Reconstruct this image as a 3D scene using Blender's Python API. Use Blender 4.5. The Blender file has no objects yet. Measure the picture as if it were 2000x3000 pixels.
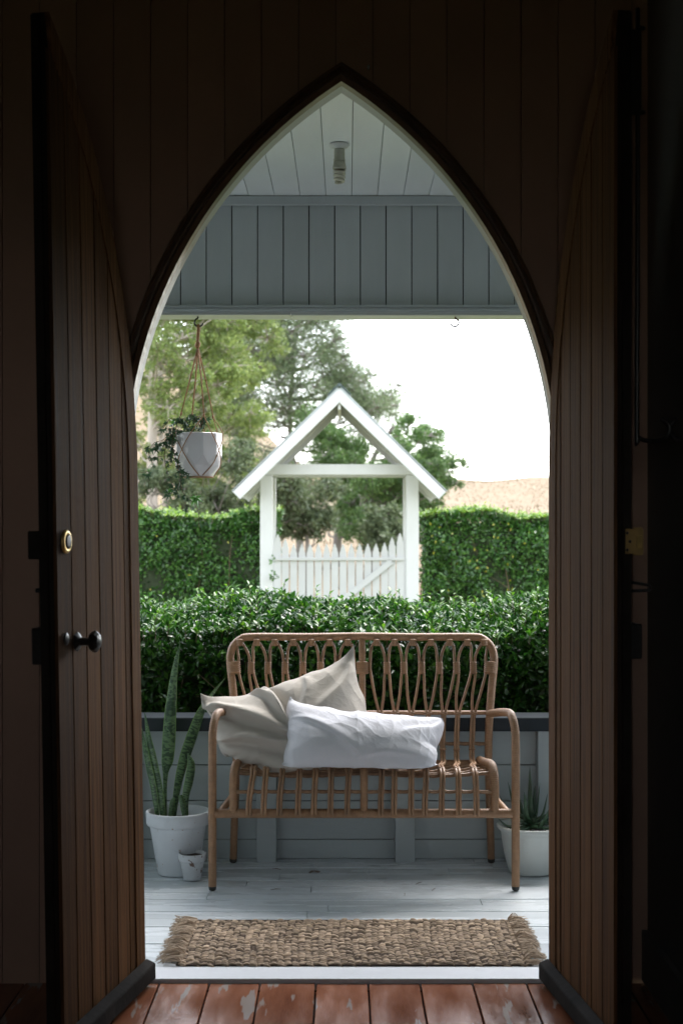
import bpy, math, random
import numpy as np
from mathutils import Vector, Matrix
random.seed(7); np.random.seed(7)
S = bpy.context.scene
COL = S.collection
PI = math.pi
EYE = 1.335           # camera height
F = 4166.7            # focal length in photograph pixels (50 mm on a 36 mm high frame)
HZ = 1550             # horizon row in the photograph

# ------------------------------------------------------------------ camera
cd = bpy.data.cameras.new('camera'); cam = bpy.data.objects.new('camera', cd); COL.objects.link(cam)
cam.location = (0, 0, EYE); cam.rotation_euler = (PI/2, 0, 0)
cd.sensor_fit = 'VERTICAL'; cd.sensor_height = 36; cd.sensor_width = 24; cd.lens = 50
cd.shift_y = (HZ-1500)/3000.0
cd.clip_start = 0.05; cd.clip_end = 2000
cd.dof.use_dof = True; cd.dof.focus_distance = 5.45; cd.dof.aperture_fstop = 4.5
S.camera = cam
# ------------------------------------------------------------------ world and sun
SUN_EL, SUN_AZ = math.radians(56), math.radians(28)     # high sun beyond the garden, veiled by thin cloud
w = bpy.data.worlds.new('World'); S.world = w; w.use_nodes = True
nt = w.node_tree; bg = nt.nodes['Background']
sky = nt.nodes.new('ShaderNodeTexSky'); sky.sky_type = 'NISHITA'; sky.sun_disc = False
sky.sun_elevation = SUN_EL; sky.sun_rotation = SUN_AZ
sky.air_density = 1.0; sky.dust_density = 1.0; sky.ozone_density = 1.0
hs = nt.nodes.new('ShaderNodeHueSaturation'); hs.inputs['Saturation'].default_value = 0.30
nt.links.new(sky.outputs[0], hs.inputs['Color'])
nt.links.new(hs.outputs[0], bg.inputs['Color']); bg.inputs['Strength'].default_value = 0.15
sd = bpy.data.lights.new('sun', 'SUN'); sd.energy = 0.55; sd.angle = math.radians(32); sd.color = (1, .95, .88)
sun = bpy.data.objects.new('sun', sd); COL.objects.link(sun)
dv = Vector((math.sin(SUN_AZ)*math.cos(SUN_EL), math.cos(SUN_AZ)*math.cos(SUN_EL), math.sin(SUN_EL)))
sun.rotation_euler = dv.to_track_quat('Z', 'Y').to_euler()
S.view_settings.view_transform = 'Standard'; S.view_settings.look = 'None'
S.view_settings.exposure = 2.85; S.view_settings.gamma = 1; S.view_settings.use_curve_mapping = False
S.cycles.max_bounces = 8; S.cycles.diffuse_bounces = 5; S.cycles.transparent_max_bounces = 6
S.cycles.sample_clamp_indirect = 6
S.cycles.use_denoising = True

def P(px, py, D):      # the point that stands D metres away in the direction of a photograph pixel
    return Vector(((px-1000)*D/F, D, EYE-(py-HZ)*D/F))

# ------------------------------------------------------------------ materials
def mat(name, col, rough=.6, spec=.5, var=0.0, nscale=6, stretch=(1,1,1), bump=0, bscale=60, metal=0, chips=None,
        chip_amt=.62, chip_scale=18, chip_stretch=(1,1,1), objvar=0.0, transl=0, col2=None, leafvar=0, rvar=0, hue=1):
    m = bpy.data.materials.new(name); m.use_nodes = True
    n = m.node_tree.nodes; L = m.node_tree.links; b = n['Principled BSDF']
    b.inputs['Roughness'].default_value = rough; b.inputs['Specular IOR Level'].default_value = spec
    b.inputs['Metallic'].default_value = metal
    tc = n.new('ShaderNodeTexCoord'); mp = n.new('ShaderNodeMapping'); mp.inputs['Scale'].default_value = stretch
    L.new(tc.outputs['Object'], mp.inputs['Vector'])
    # shift by a random amount per object so that alike pieces differ
    oi = n.new('ShaderNodeObjectInfo'); ad = n.new('ShaderNodeVectorMath'); ad.operation = 'ADD'
    ml = n.new('ShaderNodeMath'); ml.operation = 'MULTIPLY'; ml.inputs[1].default_value = 37.0
    L.new(oi.outputs['Random'], ml.inputs[0]); L.new(mp.outputs[0], ad.inputs[0]); L.new(ml.outputs[0], ad.inputs[1])
    no = n.new('ShaderNodeTexNoise'); no.inputs['Scale'].default_value = nscale; no.inputs['Detail'].default_value = 8
    no.inputs['Roughness'].default_value = .6
    L.new(ad.outputs[0], no.inputs['Vector'])
    r = n.new('ShaderNodeMapRange'); r.inputs['From Min'].default_value = .3; r.inputs['From Max'].default_value = .7
    L.new(no.outputs['Fac'], r.inputs['Value'])
    mx = n.new('ShaderNodeMix'); mx.data_type = 'RGBA'
    c2 = col2 if col2 else tuple(c*(1-var) for c in col)
    mx.inputs['A'].default_value = (*c2, 1); mx.inputs['B'].default_value = (*[min(1, c*(1+(0 if col2 else var))) for c in col], 1)
    L.new(r.outputs[0], mx.inputs['Factor']); out = mx.outputs['Result']
    if objvar or leafvar:
        h = n.new('ShaderNodeHueSaturation')
        mr = n.new('ShaderNodeMapRange'); a = objvar or leafvar
        mr.inputs['To Min'].default_value = 1-a; mr.inputs['To Max'].default_value = 1+a
        if leafvar:
            at = n.new('ShaderNodeAttribute'); at.attribute_name = 'rnd'
            L.new(at.outputs['Fac'], mr.inputs['Value'])
            mr2 = n.new('ShaderNodeMapRange'); mr2.inputs['To Min'].default_value = .515; mr2.inputs['To Max'].default_value = .475
            L.new(at.outputs['Fac'], mr2.inputs['Value'])
            if hue: L.new(mr2.outputs[0], h.inputs['Hue'])
        else:
            L.new(oi.outputs['Random'], mr.inputs['Value'])
        L.new(mr.outputs[0], h.inputs['Value']); L.new(out, h.inputs['Color']); out = h.outputs[0]
    if chips:
        mp2 = n.new('ShaderNodeMapping'); mp2.inputs['Scale'].default_value = chip_stretch
        L.new(ad.outputs[0], mp2.inputs['Vector'])
        n2 = n.new('ShaderNodeTexNoise'); n2.inputs['Scale'].default_value = chip_scale; n2.inputs['Detail'].default_value = 6
        L.new(mp2.outputs[0], n2.inputs['Vector'])
        r2 = n.new('ShaderNodeMapRange'); r2.inputs['From Min'].default_value = chip_amt; r2.inputs['From Max'].default_value = chip_amt+.03
        L.new(n2.outputs['Fac'], r2.inputs['Value'])
        m2 = n.new('ShaderNodeMix'); m2.data_type = 'RGBA'; m2.inputs['B'].default_value = (*chips, 1)
        L.new(out, m2.inputs['A']); L.new(r2.outputs[0], m2.inputs['Factor']); out = m2.outputs['Result']
    L.new(out, b.inputs['Base Color'])
    if rvar:
        rr = n.new('ShaderNodeMapRange'); rr.inputs['To Min'].default_value = max(.02, rough-rvar); rr.inputs['To Max'].default_value = rough+rvar
        L.new(r.outputs[0], rr.inputs['Value']); L.new(rr.outputs[0], b.inputs['Roughness'])
    if bump:
        n3 = n.new('ShaderNodeTexNoise'); n3.inputs['Scale'].default_value = bscale; n3.inputs['Detail'].default_value = 4
        L.new(ad.outputs[0], n3.inputs['Vector'])
        bp = n.new('ShaderNodeBump'); bp.inputs['Strength'].default_value = bump; bp.inputs['Distance'].default_value = .004
        L.new(n3.outputs['Fac'], bp.inputs['Height']); L.new(bp.outputs[0], b.inputs['Normal'])
    if transl:
        t = n.new('ShaderNodeBsdfTranslucent'); L.new(out, t.inputs['Color'])
        s = n.new('ShaderNodeMixShader'); s.inputs[0].default_value = transl
        L.new(b.outputs[0], s.inputs[1]); L.new(t.outputs[0], s.inputs[2])
        L.new(s.outputs[0], n['Material Output'].inputs['Surface'])
    return m

M = {}
M['leaf_wood']   = mat('door_timber', (.165,.085,.038), .72, .06, nscale=5, stretch=(22,22,.4), col2=(.040,.0175,.007), bump=.7, bscale=40, objvar=.38, rvar=.1)
M['dark_wood']   = mat('dark_weathered_timber', (.017,.0145,.012), .85, .12, .45, 6, (1,1,1), .5, 50)
M['moulding']    = mat('arch_moulding_timber', (.09,.05,.025), .3, .6, .3, 8, (1,1,1), .2, 60)
M['brown_wall']  = mat('brown_painted_boards', (.33,.20,.14), .55, .25, .08, 4, (1,1,1), .1, 80, objvar=.06)
M['side_wall']   = mat('dark_plaster', (.16,.16,.14), .6, .4, .1, 3)
M['red_floor']   = mat('red_varnished_floor', (.33,.128,.062), .16, .5, nscale=4, stretch=(3,.6,1), col2=(.17,.062,.035), bump=.15, bscale=70,
                       chips=(.30,.25,.22), chip_amt=.61, chip_scale=7, chip_stretch=(1,.8,1), objvar=.15, rvar=.12)
M['deck']        = mat('painted_deck_boards', (.60,.645,.68), .27, .5, .07, 3, (.6,3,1), .12, 50,
                       chips=(.05,.05,.05), chip_amt=.77, chip_scale=5, chip_stretch=(.35,6,1), objvar=.05, rvar=.1)
M['sill']        = mat('white_painted_sill', (.62,.65,.68), .4, .5, .06, 4, (.5,2,1), .15, 60, chips=(.08,.07,.07), chip_amt=.75, chip_scale=6, chip_stretch=(.6,4,1))
M['ceil']        = mat('pale_blue_ceiling_paint', (.78,.82,.86), .36, .5, .05, 3, (2,.5,1), .12, 40,
                       chips=(.12,.12,.12), chip_amt=.77, chip_scale=9, objvar=.03)
M['panel']       = mat('grey_blue_board_paint', (.42,.455,.475), .5, .4, .05, 4, (2,1,.5), .12, 50, chips=(.08,.08,.08), chip_amt=.76, chip_scale=12, objvar=.04)
M['lowwall']     = mat('grey_green_board_paint', (.36,.40,.405), .55, .4, .07, 4, (.5,1,2), .15, 50, chips=(.1,.1,.1), chip_amt=.75, chip_scale=12, objvar=.05)
M['reveal']      = mat('white_reveal_paint', (.44,.46,.455), .45, .4, .06, 5, (1,1,1), .2, 50, chips=(.12,.11,.1), chip_amt=.73, chip_scale=14)
M['gap']         = mat('dark_backing', (.02,.02,.02), .9, .1)
M['cap']         = mat('blue_black_rail_paint', (.012,.017,.022), .30, .25, .3, 8, (1,1,1), .2, 40)
M['white_paint'] = mat('white_gate_paint', (.47,.475,.47), .5, .4, .04, 4, (1,1,1), .08, 40)
M['roof_metal']  = mat('grey_roof_sheet', (.33,.36,.36), .4, .5, .1, 3, metal=.3)
M['ridge']       = mat('dark_ridge_cap', (.03,.05,.045), .4, .5)
M['iron']        = mat('black_iron', (.012,.011,.010), .34, .4, .4, 30, bump=.3, bscale=90)
M['brass']       = mat('aged_brass', (.52,.36,.13), .35, .5, .25, 40, metal=.8)
M['strike']      = mat('dull_brass_strike', (.34,.22,.07), .45, .5, .2, 30, metal=.2)
M['rattan']      = mat('rattan_wrap', (.30,.165,.085), .42, .5, .18, 60, bump=.3, bscale=220, objvar=.06)
M['cane']        = mat('rattan_cane', (.28,.158,.085), .40, .5, .25, 50, (1,1,.3), .2, 160, objvar=.1)
M['rubber']      = mat('black_rubber', (.012,.012,.012), .5)
M['jute']        = mat('jute_rope', (.54,.41,.295), .85, .2, nscale=40, col2=(.30,.232,.175), bump=.3, bscale=300, leafvar=.34, hue=0)
M['jute_fray'] = mat('jute_fray', (.46,.365,.28), .9, .1, .2, 40)
M['twine']       = mat('tan_twine', (.32,.17,.085), .7, .3, .2, 60)
M['bigpot']      = mat('whitewashed_terracotta', (.58,.61,.64), .8, .25, .06, 6, (1,1,1), .35, 80, chips=(.33,.24,.18), chip_amt=.675, chip_scale=42)
M['smallpot']    = mat('flaking_whitewash_terracotta', (.52,.54,.56), .85, .25, .1, 10, (1,1,1), .5, 90, chips=(.17,.12,.10), chip_amt=.60, chip_scale=44)
M['rightpot']    = mat('speckled_white_pot', (.58,.61,.59), .5, .4, .05, 8, (1,1,1), .2, 60, chips=(.2,.14,.1), chip_amt=.74, chip_scale=45)
M['glazed']      = mat('white_glazed_pot', (.62,.60,.63), .12, .6, .03, 3)
M['soil']        = mat('potting_soil', (.05,.035,.025), .95, .1, .4, 60, bump=.8, bscale=120)
M['pebble']      = mat('white_pebbles', (.6,.6,.6), .7, .3, .3, 60)
M['aloe']        = mat('aloe_leaf', (.035,.075,.04), .35, .5, .3, 20, (1,1,1), .1, 60, transl=.06, objvar=.2)
M['ivy']         = mat('ivy_leaf', (.028,.07,.03), .32, .6, .3, 30, transl=.18, objvar=.35)
M['ivy_bright']  = mat('ivy_leaf_bright', (.07,.20,.035), .35, .5, .2, 30, transl=.3)
M['vine']        = mat('ivy_stem', (.10,.055,.035), .7, .3, .3, 40)
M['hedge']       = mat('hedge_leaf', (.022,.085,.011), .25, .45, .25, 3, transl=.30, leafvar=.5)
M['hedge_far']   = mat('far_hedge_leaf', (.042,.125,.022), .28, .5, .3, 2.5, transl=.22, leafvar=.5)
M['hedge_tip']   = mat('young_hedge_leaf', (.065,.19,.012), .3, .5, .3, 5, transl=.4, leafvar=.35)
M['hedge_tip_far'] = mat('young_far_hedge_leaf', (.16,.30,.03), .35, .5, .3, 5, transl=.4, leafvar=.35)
M['core']        = mat('hedge_inner_shade', (.03,.04,.022), .9, .1, .3, 20)  # dark colour of the solid hedge core, stands in for inner shade
M['twig']        = mat('hedge_twig', (.11,.08,.05), .8, .2, .3, 30)
M['gum_leaf']    = mat('gum_tree_leaf', (.18,.25,.07), .45, .4, .25, .8, transl=.45, leafvar=.35)
M['oak_leaf']    = mat('sheoak_leaf', (.15,.205,.105), .6, .3, .25, .8, transl=.38, leafvar=.35)  # leaf colour lightened in place of distance haze
M['green_leaf']  = mat('broad_tree_leaf', (.085,.165,.045), .5, .4, .25, .8, transl=.32, leafvar=.4)
M['bush_leaf']   = mat('bush_leaf', (.095,.13,.062), .5, .4, .25, .8, transl=.33, leafvar=.35)
M['pale_trunk']  = mat('pale_gum_bark', (.40,.35,.30), .8, .2, .2, 3, (3,3,.6), .4, 20)
M['grey_trunk']  = mat('grey_bark', (.20,.18,.16), .9, .2, .3, 3, (3,3,.6), .5, 20)
M['bulb']        = mat('spiral_bulb_glass', (.62,.60,.52), .35, .5, .1, 40)
M['plastic']     = mat('white_lamp_plastic', (.66,.68,.68), .4, .5, .06, 20)
M['fitting']     = mat('yellowed_lamp_plastic', (.42,.42,.36), .45, .5, .12, 30)

def linen(name, col, warm):
    m = mat(name, col, .85, .2, .05, 5)
    n = m.node_tree.nodes; L = m.node_tree.links; b = n['Principled BSDF']
    uv = n.new('ShaderNodeUVMap')
    mp = n.new('ShaderNodeMapping'); mp.inputs['Scale'].default_value = (480,60,1); L.new(uv.outputs[0], mp.inputs[0])
    mp2 = n.new('ShaderNodeMapping'); mp2.inputs['Scale'].default_value = (60,480,1); L.new(uv.outputs[0], mp2.inputs[0])
    a = n.new('ShaderNodeTexNoise'); a.inputs['Scale'].default_value = 1; L.new(mp.outputs[0], a.inputs['Vector'])
    c = n.new('ShaderNodeTexNoise'); c.inputs['Scale'].default_value = 1; L.new(mp2.outputs[0], c.inputs['Vector'])
    s = n.new('ShaderNodeMath'); s.operation = 'ADD'; L.new(a.outputs['Fac'], s.inputs[0]); L.new(c.outputs['Fac'], s.inputs[1])
    # crumple: two scales of creased noise
    cr = n.new('ShaderNodeTexNoise'); cr.noise_type = 'RIDGED_MULTIFRACTAL' if hasattr(cr, 'noise_type') else cr.noise_type
    cr.inputs['Scale'].default_value = 5.5; cr.inputs['Detail'].default_value = 3; cr.inputs['Distortion'].default_value = .6
    L.new(uv.outputs[0], cr.inputs['Vector'])
    b1 = n.new('ShaderNodeBump'); b1.inputs['Strength'].default_value = .35; b1.inputs['Distance'].default_value = .0016
    L.new(s.outputs[0], b1.inputs['Height'])
    b2 = n.new('ShaderNodeBump'); b2.inputs['Strength'].default_value = .42; b2.inputs['Distance'].default_value = .0045
    L.new(cr.outputs['Fac'], b2.inputs['Height']); L.new(b1.outputs[0], b2.inputs['Normal'])
    L.new(b2.outputs[0], b.inputs['Normal'])
    return m
M['beige_linen'] = linen('beige_linen', (.44,.405,.36), 1)
M['white_linen'] = linen('white_linen', (.62,.62,.66), 0)

def snake_mat():
    m = mat('snake_plant_leaf', (.13,.21,.10), .38, .5, .15, 20, transl=.12)
    n = m.node_tree.nodes; L = m.node_tree.links; b = n['Principled BSDF']
    uv = n.new('ShaderNodeUVMap'); mp = n.new('ShaderNodeMapping'); mp.inputs['Scale'].default_value = (1.3,58,1)
    L.new(uv.outputs[0], mp.inputs[0])
    oi = n.new('ShaderNodeObjectInfo'); ad = n.new('ShaderNodeVectorMath')
    L.new(mp.outputs[0], ad.inputs[0]); L.new(oi.outputs['Random'], ad.inputs[1])
    a = n.new('ShaderNodeTexNoise'); a.inputs['Scale'].default_value = 1; a.inputs['Detail'].default_value = 3; a.inputs['Distortion'].default_value = 1.3
    L.new(ad.outputs[0], a.inputs['Vector'])
    r = n.new('ShaderNodeValToRGB'); r.color_ramp.elements[0].position = .44; r.color_ramp.elements[1].position = .56
    r.color_ramp.elements[0].color = (.015,.048,.019,1); r.color_ramp.elements[1].color = (.125,.215,.095,1)
    L.new(a.outputs['Fac'], r.inputs[0])
    sx = n.new('ShaderNodeSeparateXYZ'); L.new(uv.outputs[0], sx.inputs[0])
    ab = n.new('ShaderNodeMath'); ab.operation = 'SUBTRACT'; ab.inputs[1].default_value = .5; L.new(sx.outputs[0], ab.inputs[0])
    ab2 = n.new('ShaderNodeMath'); ab2.operation = 'ABSOLUTE'; L.new(ab.outputs[0], ab2.inputs[0])
    gt = n.new('ShaderNodeMath'); gt.operation = 'GREATER_THAN'; gt.inputs[1].default_value = .45; L.new(ab2.outputs[0], gt.inputs[0])
    mx = n.new('ShaderNodeMix'); mx.data_type = 'RGBA'; L.new(r.outputs[0], mx.inputs['A']); mx.inputs['B'].default_value = (.14,.26,.06,1)
    L.new(gt.outputs[0], mx.inputs['Factor']); L.new(mx.outputs['Result'], b.inputs['Base Color'])
    return m
M['snake'] = snake_mat()

def ground_mat():
    m = mat('lawn_and_dry_pasture', (.3,.3,.3), .95, .1, bump=.6, bscale=8)
    n = m.node_tree.nodes; L = m.node_tree.links; b = n['Principled BSDF']
    g = n.new('ShaderNodeNewGeometry'); sx = n.new('ShaderNodeSeparateXYZ'); L.new(g.outputs['Position'], sx.inputs[0])
    no = n.new('ShaderNodeTexNoise'); no.inputs['Scale'].default_value = .6; no.inputs['Detail'].default_value = 7; L.new(g.outputs['Position'], no.inputs['Vector'])
    a = n.new('ShaderNodeMath'); a.operation = 'MULTIPLY_ADD'; a.inputs[1].default_value = 6; L.new(no.outputs['Fac'], a.inputs[0]); L.new(sx.outputs[1], a.inputs[2])
    r = n.new('ShaderNodeMapRange'); r.inputs['From Min'].default_value = 22; r.inputs['From Max'].default_value = 26; L.new(a.outputs[0], r.inputs['Value'])
    n2 = n.new('ShaderNodeTexNoise'); n2.inputs['Scale'].default_value = .35; n2.inputs['Detail'].default_value = 9; n2.inputs['Roughness'].default_value=.7; L.new(g.outputs['Position'], n2.inputs['Vector'])
    c1 = n.new('ShaderNodeValToRGB'); c1.color_ramp.elements[0].color = (.12,.15,.06,1); c1.color_ramp.elements[1].color = (.27,.26,.14,1)
    c1.color_ramp.elements[0].position=.35; c1.color_ramp.elements[1].position=.65
    c2 = n.new('ShaderNodeValToRGB'); c2.color_ramp.elements[0].color = (.185,.14,.09,1); c2.color_ramp.elements[1].color = (.205,.158,.104,1)
    c2.color_ramp.elements[0].position=.38; c2.color_ramp.elements[1].position=.62
    L.new(n2.outputs['Fac'], c1.inputs[0]); L.new(n2.outputs['Fac'], c2.inputs[0])
    mx = n.new('ShaderNodeMix'); mx.data_type = 'RGBA'; L.new(c1.outputs[0], mx.inputs['A']); L.new(c2.outputs[0], mx.inputs['B']); L.new(r.outputs[0], mx.inputs['Factor'])
    L.new(mx.outputs['Result'], b.inputs['Base Color'])
    return m
M['ground'] = ground_mat()
M['path'] = mat('pale_gravel_path', (.30,.25,.205), .9, .2, .2, 12, bump=.5, bscale=60)

# ------------------------------------------------------------------ mesh helpers
class MB:
    def __init__(s): s.v = []; s.f = []; s.uv = None
    def add(s, vs, fs):
        o = len(s.v); s.v += [tuple(v) for v in vs]; s.f += [tuple(i+o for i in f) for f in fs]; return s
    def box(s, x0, x1, y0, y1, z0, z1):
        return s.add([(x,y,z) for z in (z0,z1) for y in (y0,y1) for x in (x0,x1)],
                     [(0,2,3,1),(4,5,7,6),(0,1,5,4),(2,6,7,3),(0,4,6,2),(1,3,7,5)])
    def prism(s, poly, o, ax, ay, n, t):       # 2-D polygon on the plane (o, ax, ay), thickness t along n
        k = len(poly); o = Vector(o); ax = Vector(ax); ay = Vector(ay); n = Vector(n)
        a = [o+ax*p[0]+ay*p[1] for p in poly]; b = [q+n*t for q in a]
        s.add(a+b, [tuple(range(k)), tuple(range(2*k-1, k-1, -1))] + [(i,(i+1)%k,(i+1)%k+k,i+k) for i in range(k)]); return s
    def tube(s, pts, r, seg=10, cap=True, ell=None, up=None):
        pts = [Vector(p) for p in pts]; n = len(pts)
        rs = r if isinstance(r, (list, tuple, np.ndarray)) else [r]*n
        T = [((pts[min(i+1,n-1)]-pts[max(i-1,0)]).normalized() or Vector((0,0,1))) for i in range(n)]
        u = Vector(up) if up else Vector((1,0,0)) if abs(T[0].x) < .9 else Vector((0,1,0))
        vs = []
        for i in range(n):
            u = (u - T[i]*u.dot(T[i])).normalized(); w_ = T[i].cross(u)
            for k in range(seg):
                a = 2*PI*k/seg
                vs.append(pts[i] + u*math.cos(a)*rs[i]*(ell[0] if ell else 1) + w_*math.sin(a)*rs[i]*(ell[1] if ell else 1))
        fs = [(i*seg+k, i*seg+(k+1)%seg, (i+1)*seg+(k+1)%seg, (i+1)*seg+k) for i in range(n-1) for k in range(seg)]
        if cap: fs += [tuple(range(seg-1,-1,-1)), tuple((n-1)*seg+k for k in range(seg))]
        return s.add(vs, fs)
    def lathe(s, prof, c=(0,0,0), seg=32, jitter=0, facets=None):
        c = Vector(c); vs = []
        for (r, z) in prof:
            for k in range(seg):
                a = 2*PI*k/seg; rr = r*(1+jitter*math.sin(3*a+z*9)*.5)
                vs.append(c+Vector((rr*math.cos(a), rr*math.sin(a), z)))
        n = len(prof)
        fs = [(i*seg+k, i*seg+(k+1)%seg, (i+1)*seg+(k+1)%seg, (i+1)*seg+k) for i in range(n-1) for k in range(seg)]
        fs += [tuple(range(seg-1,-1,-1)), tuple((n-1)*seg+k for k in range(seg))]
        return s.add(vs, fs)
    def build(s, name, m, parent=None, smooth=False, bevel=0, loc=None):
        me = bpy.data.meshes.new(name); vs = s.v
        if loc is not None: lv = Vector(loc); vs = [tuple(Vector(v)-lv) for v in vs]
        me.from_pydata(vs, [], s.f); me.materials.append(m)
        if smooth: me.shade_smooth()
        if bevel: bevel_mesh(me, bevel)
        o = bpy.data.objects.new(name, me); COL.objects.link(o)
        if loc is not None: o.location = loc
        if parent: setp(o, parent)
        return o
import bmesh
def bevel_mesh(me, wd, segs=1):
    bm = bmesh.new(); bm.from_mesh(me)
    bmesh.ops.recalc_face_normals(bm, faces=bm.faces)
    bmesh.ops.bevel(bm, geom=[e for e in bm.edges], offset=wd, segments=segs, affect='EDGES', clamp_overlap=True)
    bm.to_mesh(me); bm.free()
def world_of(o):
    m = Matrix.Translation(o.location) @ o.rotation_euler.to_matrix().to_4x4()
    return (world_of(o.parent) @ o.matrix_parent_inverse @ m) if o.parent else m
def setp(o, parent):
    o.parent = parent; o.matrix_parent_inverse = world_of(parent).inverted()
def tag(o, label=None, cat=None, group=None, kind=None):
    if label: o['label'] = label
    if cat: o['category'] = cat
    if group: o['group'] = group
    if kind: o['kind'] = kind
    return o
def thing(name, loc, label, cat, group=None):
    o = bpy.data.objects.new(name, None); COL.objects.link(o); o.location = loc; o.empty_display_size = .1
    return tag(o, label, cat, group)
def structure(name, loc=(0,0,0)):
    o = bpy.data.objects.new(name, None); COL.objects.link(o); o.location = loc; o['kind'] = 'structure'; return o
def npmesh(name, v, f, m, parent=None, rnd=None, smooth=False):
    me = bpy.data.meshes.new(name); v = np.asarray(v, np.float32); f = np.asarray(f, np.int32)
    me.vertices.add(len(v)); me.vertices.foreach_set('co', v.ravel())
    k = f.shape[1]; me.loops.add(f.size); me.loops.foreach_set('vertex_index', f.ravel())
    me.polygons.add(len(f)); me.polygons.foreach_set('loop_start', np.arange(0, f.size, k, dtype=np.int32))
    me.polygons.foreach_set('loop_total', np.full(len(f), k, np.int32))
    me.update(calc_edges=True)
    if smooth: me.shade_smooth()
    if rnd is not None:
        at = me.attributes.new('rnd', 'FLOAT', 'FACE'); at.data.foreach_set('value', np.asarray(rnd, np.float32))
    me.materials.append(m); o = bpy.data.objects.new(name, me); COL.objects.link(o)
    if parent: setp(o, parent)
    return o
def smooth_path(pts, n):      # Catmull-Rom through the points, n samples per span
    p = [Vector(q) for q in pts]; p = [p[0]*2-p[1]] + p + [p[-1]*2-p[-2]]; out = []
    for i in range(1, len(p)-2):
        for k in range(n):
            t = k/n; a, b, c, d = p[i-1], p[i], p[i+1], p[i+2]
            out.append(.5*((2*b)+(c-a)*t+(2*a-5*b+4*c-d)*t*t+(3*b-a-3*c+d)*t**3))
    out.append(p[-2]); return out
def resample(pts, step):
    pts = [Vector(p) for p in pts]; d = [0]
    for a, b in zip(pts, pts[1:]): d.append(d[-1]+(b-a).length)
    n = max(2, int(round(d[-1]/step))+1); out = []; j = 0
    for i in range(n):
        t = d[-1]*i/(n-1)
        while j < len(d)-2 and d[j+1] < t: j += 1
        L = d[j+1]-d[j]; out.append(pts[j].lerp(pts[j+1], (t-d[j])/L if L > 1e-9 else 0))
    return out
def wrapped(mb, pts, r, pitch=.0062, seg=12):     # a tube wound with flat cane: ridges every pitch metres
    q = resample(pts, pitch/3); rs = [r*(1.0 if i % 3 else .88)*(1+random.uniform(-.012,.012)) for i in range(len(q))]
    return mb.tube(q, rs, seg)

# leaf cards: each leaf is a folded lozenge of four triangles
def leaves(C, D_, U, L, W, fold=.25, droop=.12):
    """C base points, D_ leaf direction, U approximate normal, L length, W width -> verts, faces"""
    C = np.asarray(C); D_ = D_/np.linalg.norm(D_, axis=1, keepdims=True)
    X = np.cross(D_, U); X /= np.linalg.norm(X, axis=1, keepdims=True)+1e-9; N = np.cross(X, D_)
    L = L[:,None]; W = W[:,None]
    c = C + D_*L*.45; l = C+D_*L*.42-X*W*.5+N*W*fold; r = C+D_*L*.42+X*W*.5+N*W*fold; t = C+D_*L-N*L*droop
    v = np.stack([C, c, l, r, t], 1).reshape(-1, 3); n = len(C); b = np.arange(n)[:,None]*5
    f = np.concatenate([b+np.array([[0,1,2]]), b+np.array([[0,3,1]]), b+np.array([[1,4,2]]), b+np.array([[1,3,4]])], 1).reshape(-1, 3)
    return v, f, n
def rdir(n, rs=np.random):
    a = rs.normal(size=(n,3)); return a/np.linalg.norm(a, axis=1, keepdims=True)
def leafmesh(name, C, D_, U, L, W, m, parent, kind='stuff', **k):
    v, f, n = leaves(C, D_, U, L, W, **k)
    o = npmesh(name, v, f, m, parent, rnd=np.repeat(np.random.rand(n), 4)); o['kind'] = kind; return o

# ------------------------------------------------------------------ the arch
AC, AZ, AR, AX = .7486, 1.4900, 1.3867, .6381        # arc centre offset, spring height, radius, half width
WY0, WY1 = 4.21, 4.300                               # wall: room face, outside face
def arch_pts(off=0.0, n=28, z0=0.0):
    """outline from right foot up over the apex down to the left foot, offset outward by off"""
    R = AR+off; tm = math.acos(AC/R)
    a = [( -AC+R*math.cos(tm*i/n), AZ+R*math.sin(tm*i/n)) for i in range(n+1)]
    return [(a[0][0], z0)] + a + [(-x, z) for x, z in a[-2::-1]] + [(-a[0][0], z0)]
def arch_z(x, off=0.0):
    x = abs(x); R = AR+off
    if x >= R-AC: return 0.0
    return AZ+math.sqrt(max(0, R*R-(x+AC)**2))
def band(mb, prof, n=28, z0=0.0):       # sweep profile [(off, y)] round the arch
    rows = [arch_pts(o, n, z0) for o, y in prof]; k = len(rows[0]); m_ = len(prof)
    vs = [(rows[j][i][0], prof[j][1], rows[j][i][1]) for j in range(m_) for i in range(k)]
    fs = [(j*k+i, j*k+i+1, ((j+1)%m_)*k+i+1, ((j+1)%m_)*k+i) for j in range(m_) for i in range(k-1)]
    fs += [tuple(j*k for j in range(m_)), tuple(j*k+k-1 for j in range(m_-1,-1,-1))]
    return mb.add(vs, fs)

RX0, RX1, RZ = -1.55, .905, 4.1          # room: left wall, right wall, ceiling height
wall = thing('arched_wall', (0, WY0, 0), 'dark brown board wall with a pointed arch opening onto the verandah', 'wall')
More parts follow.
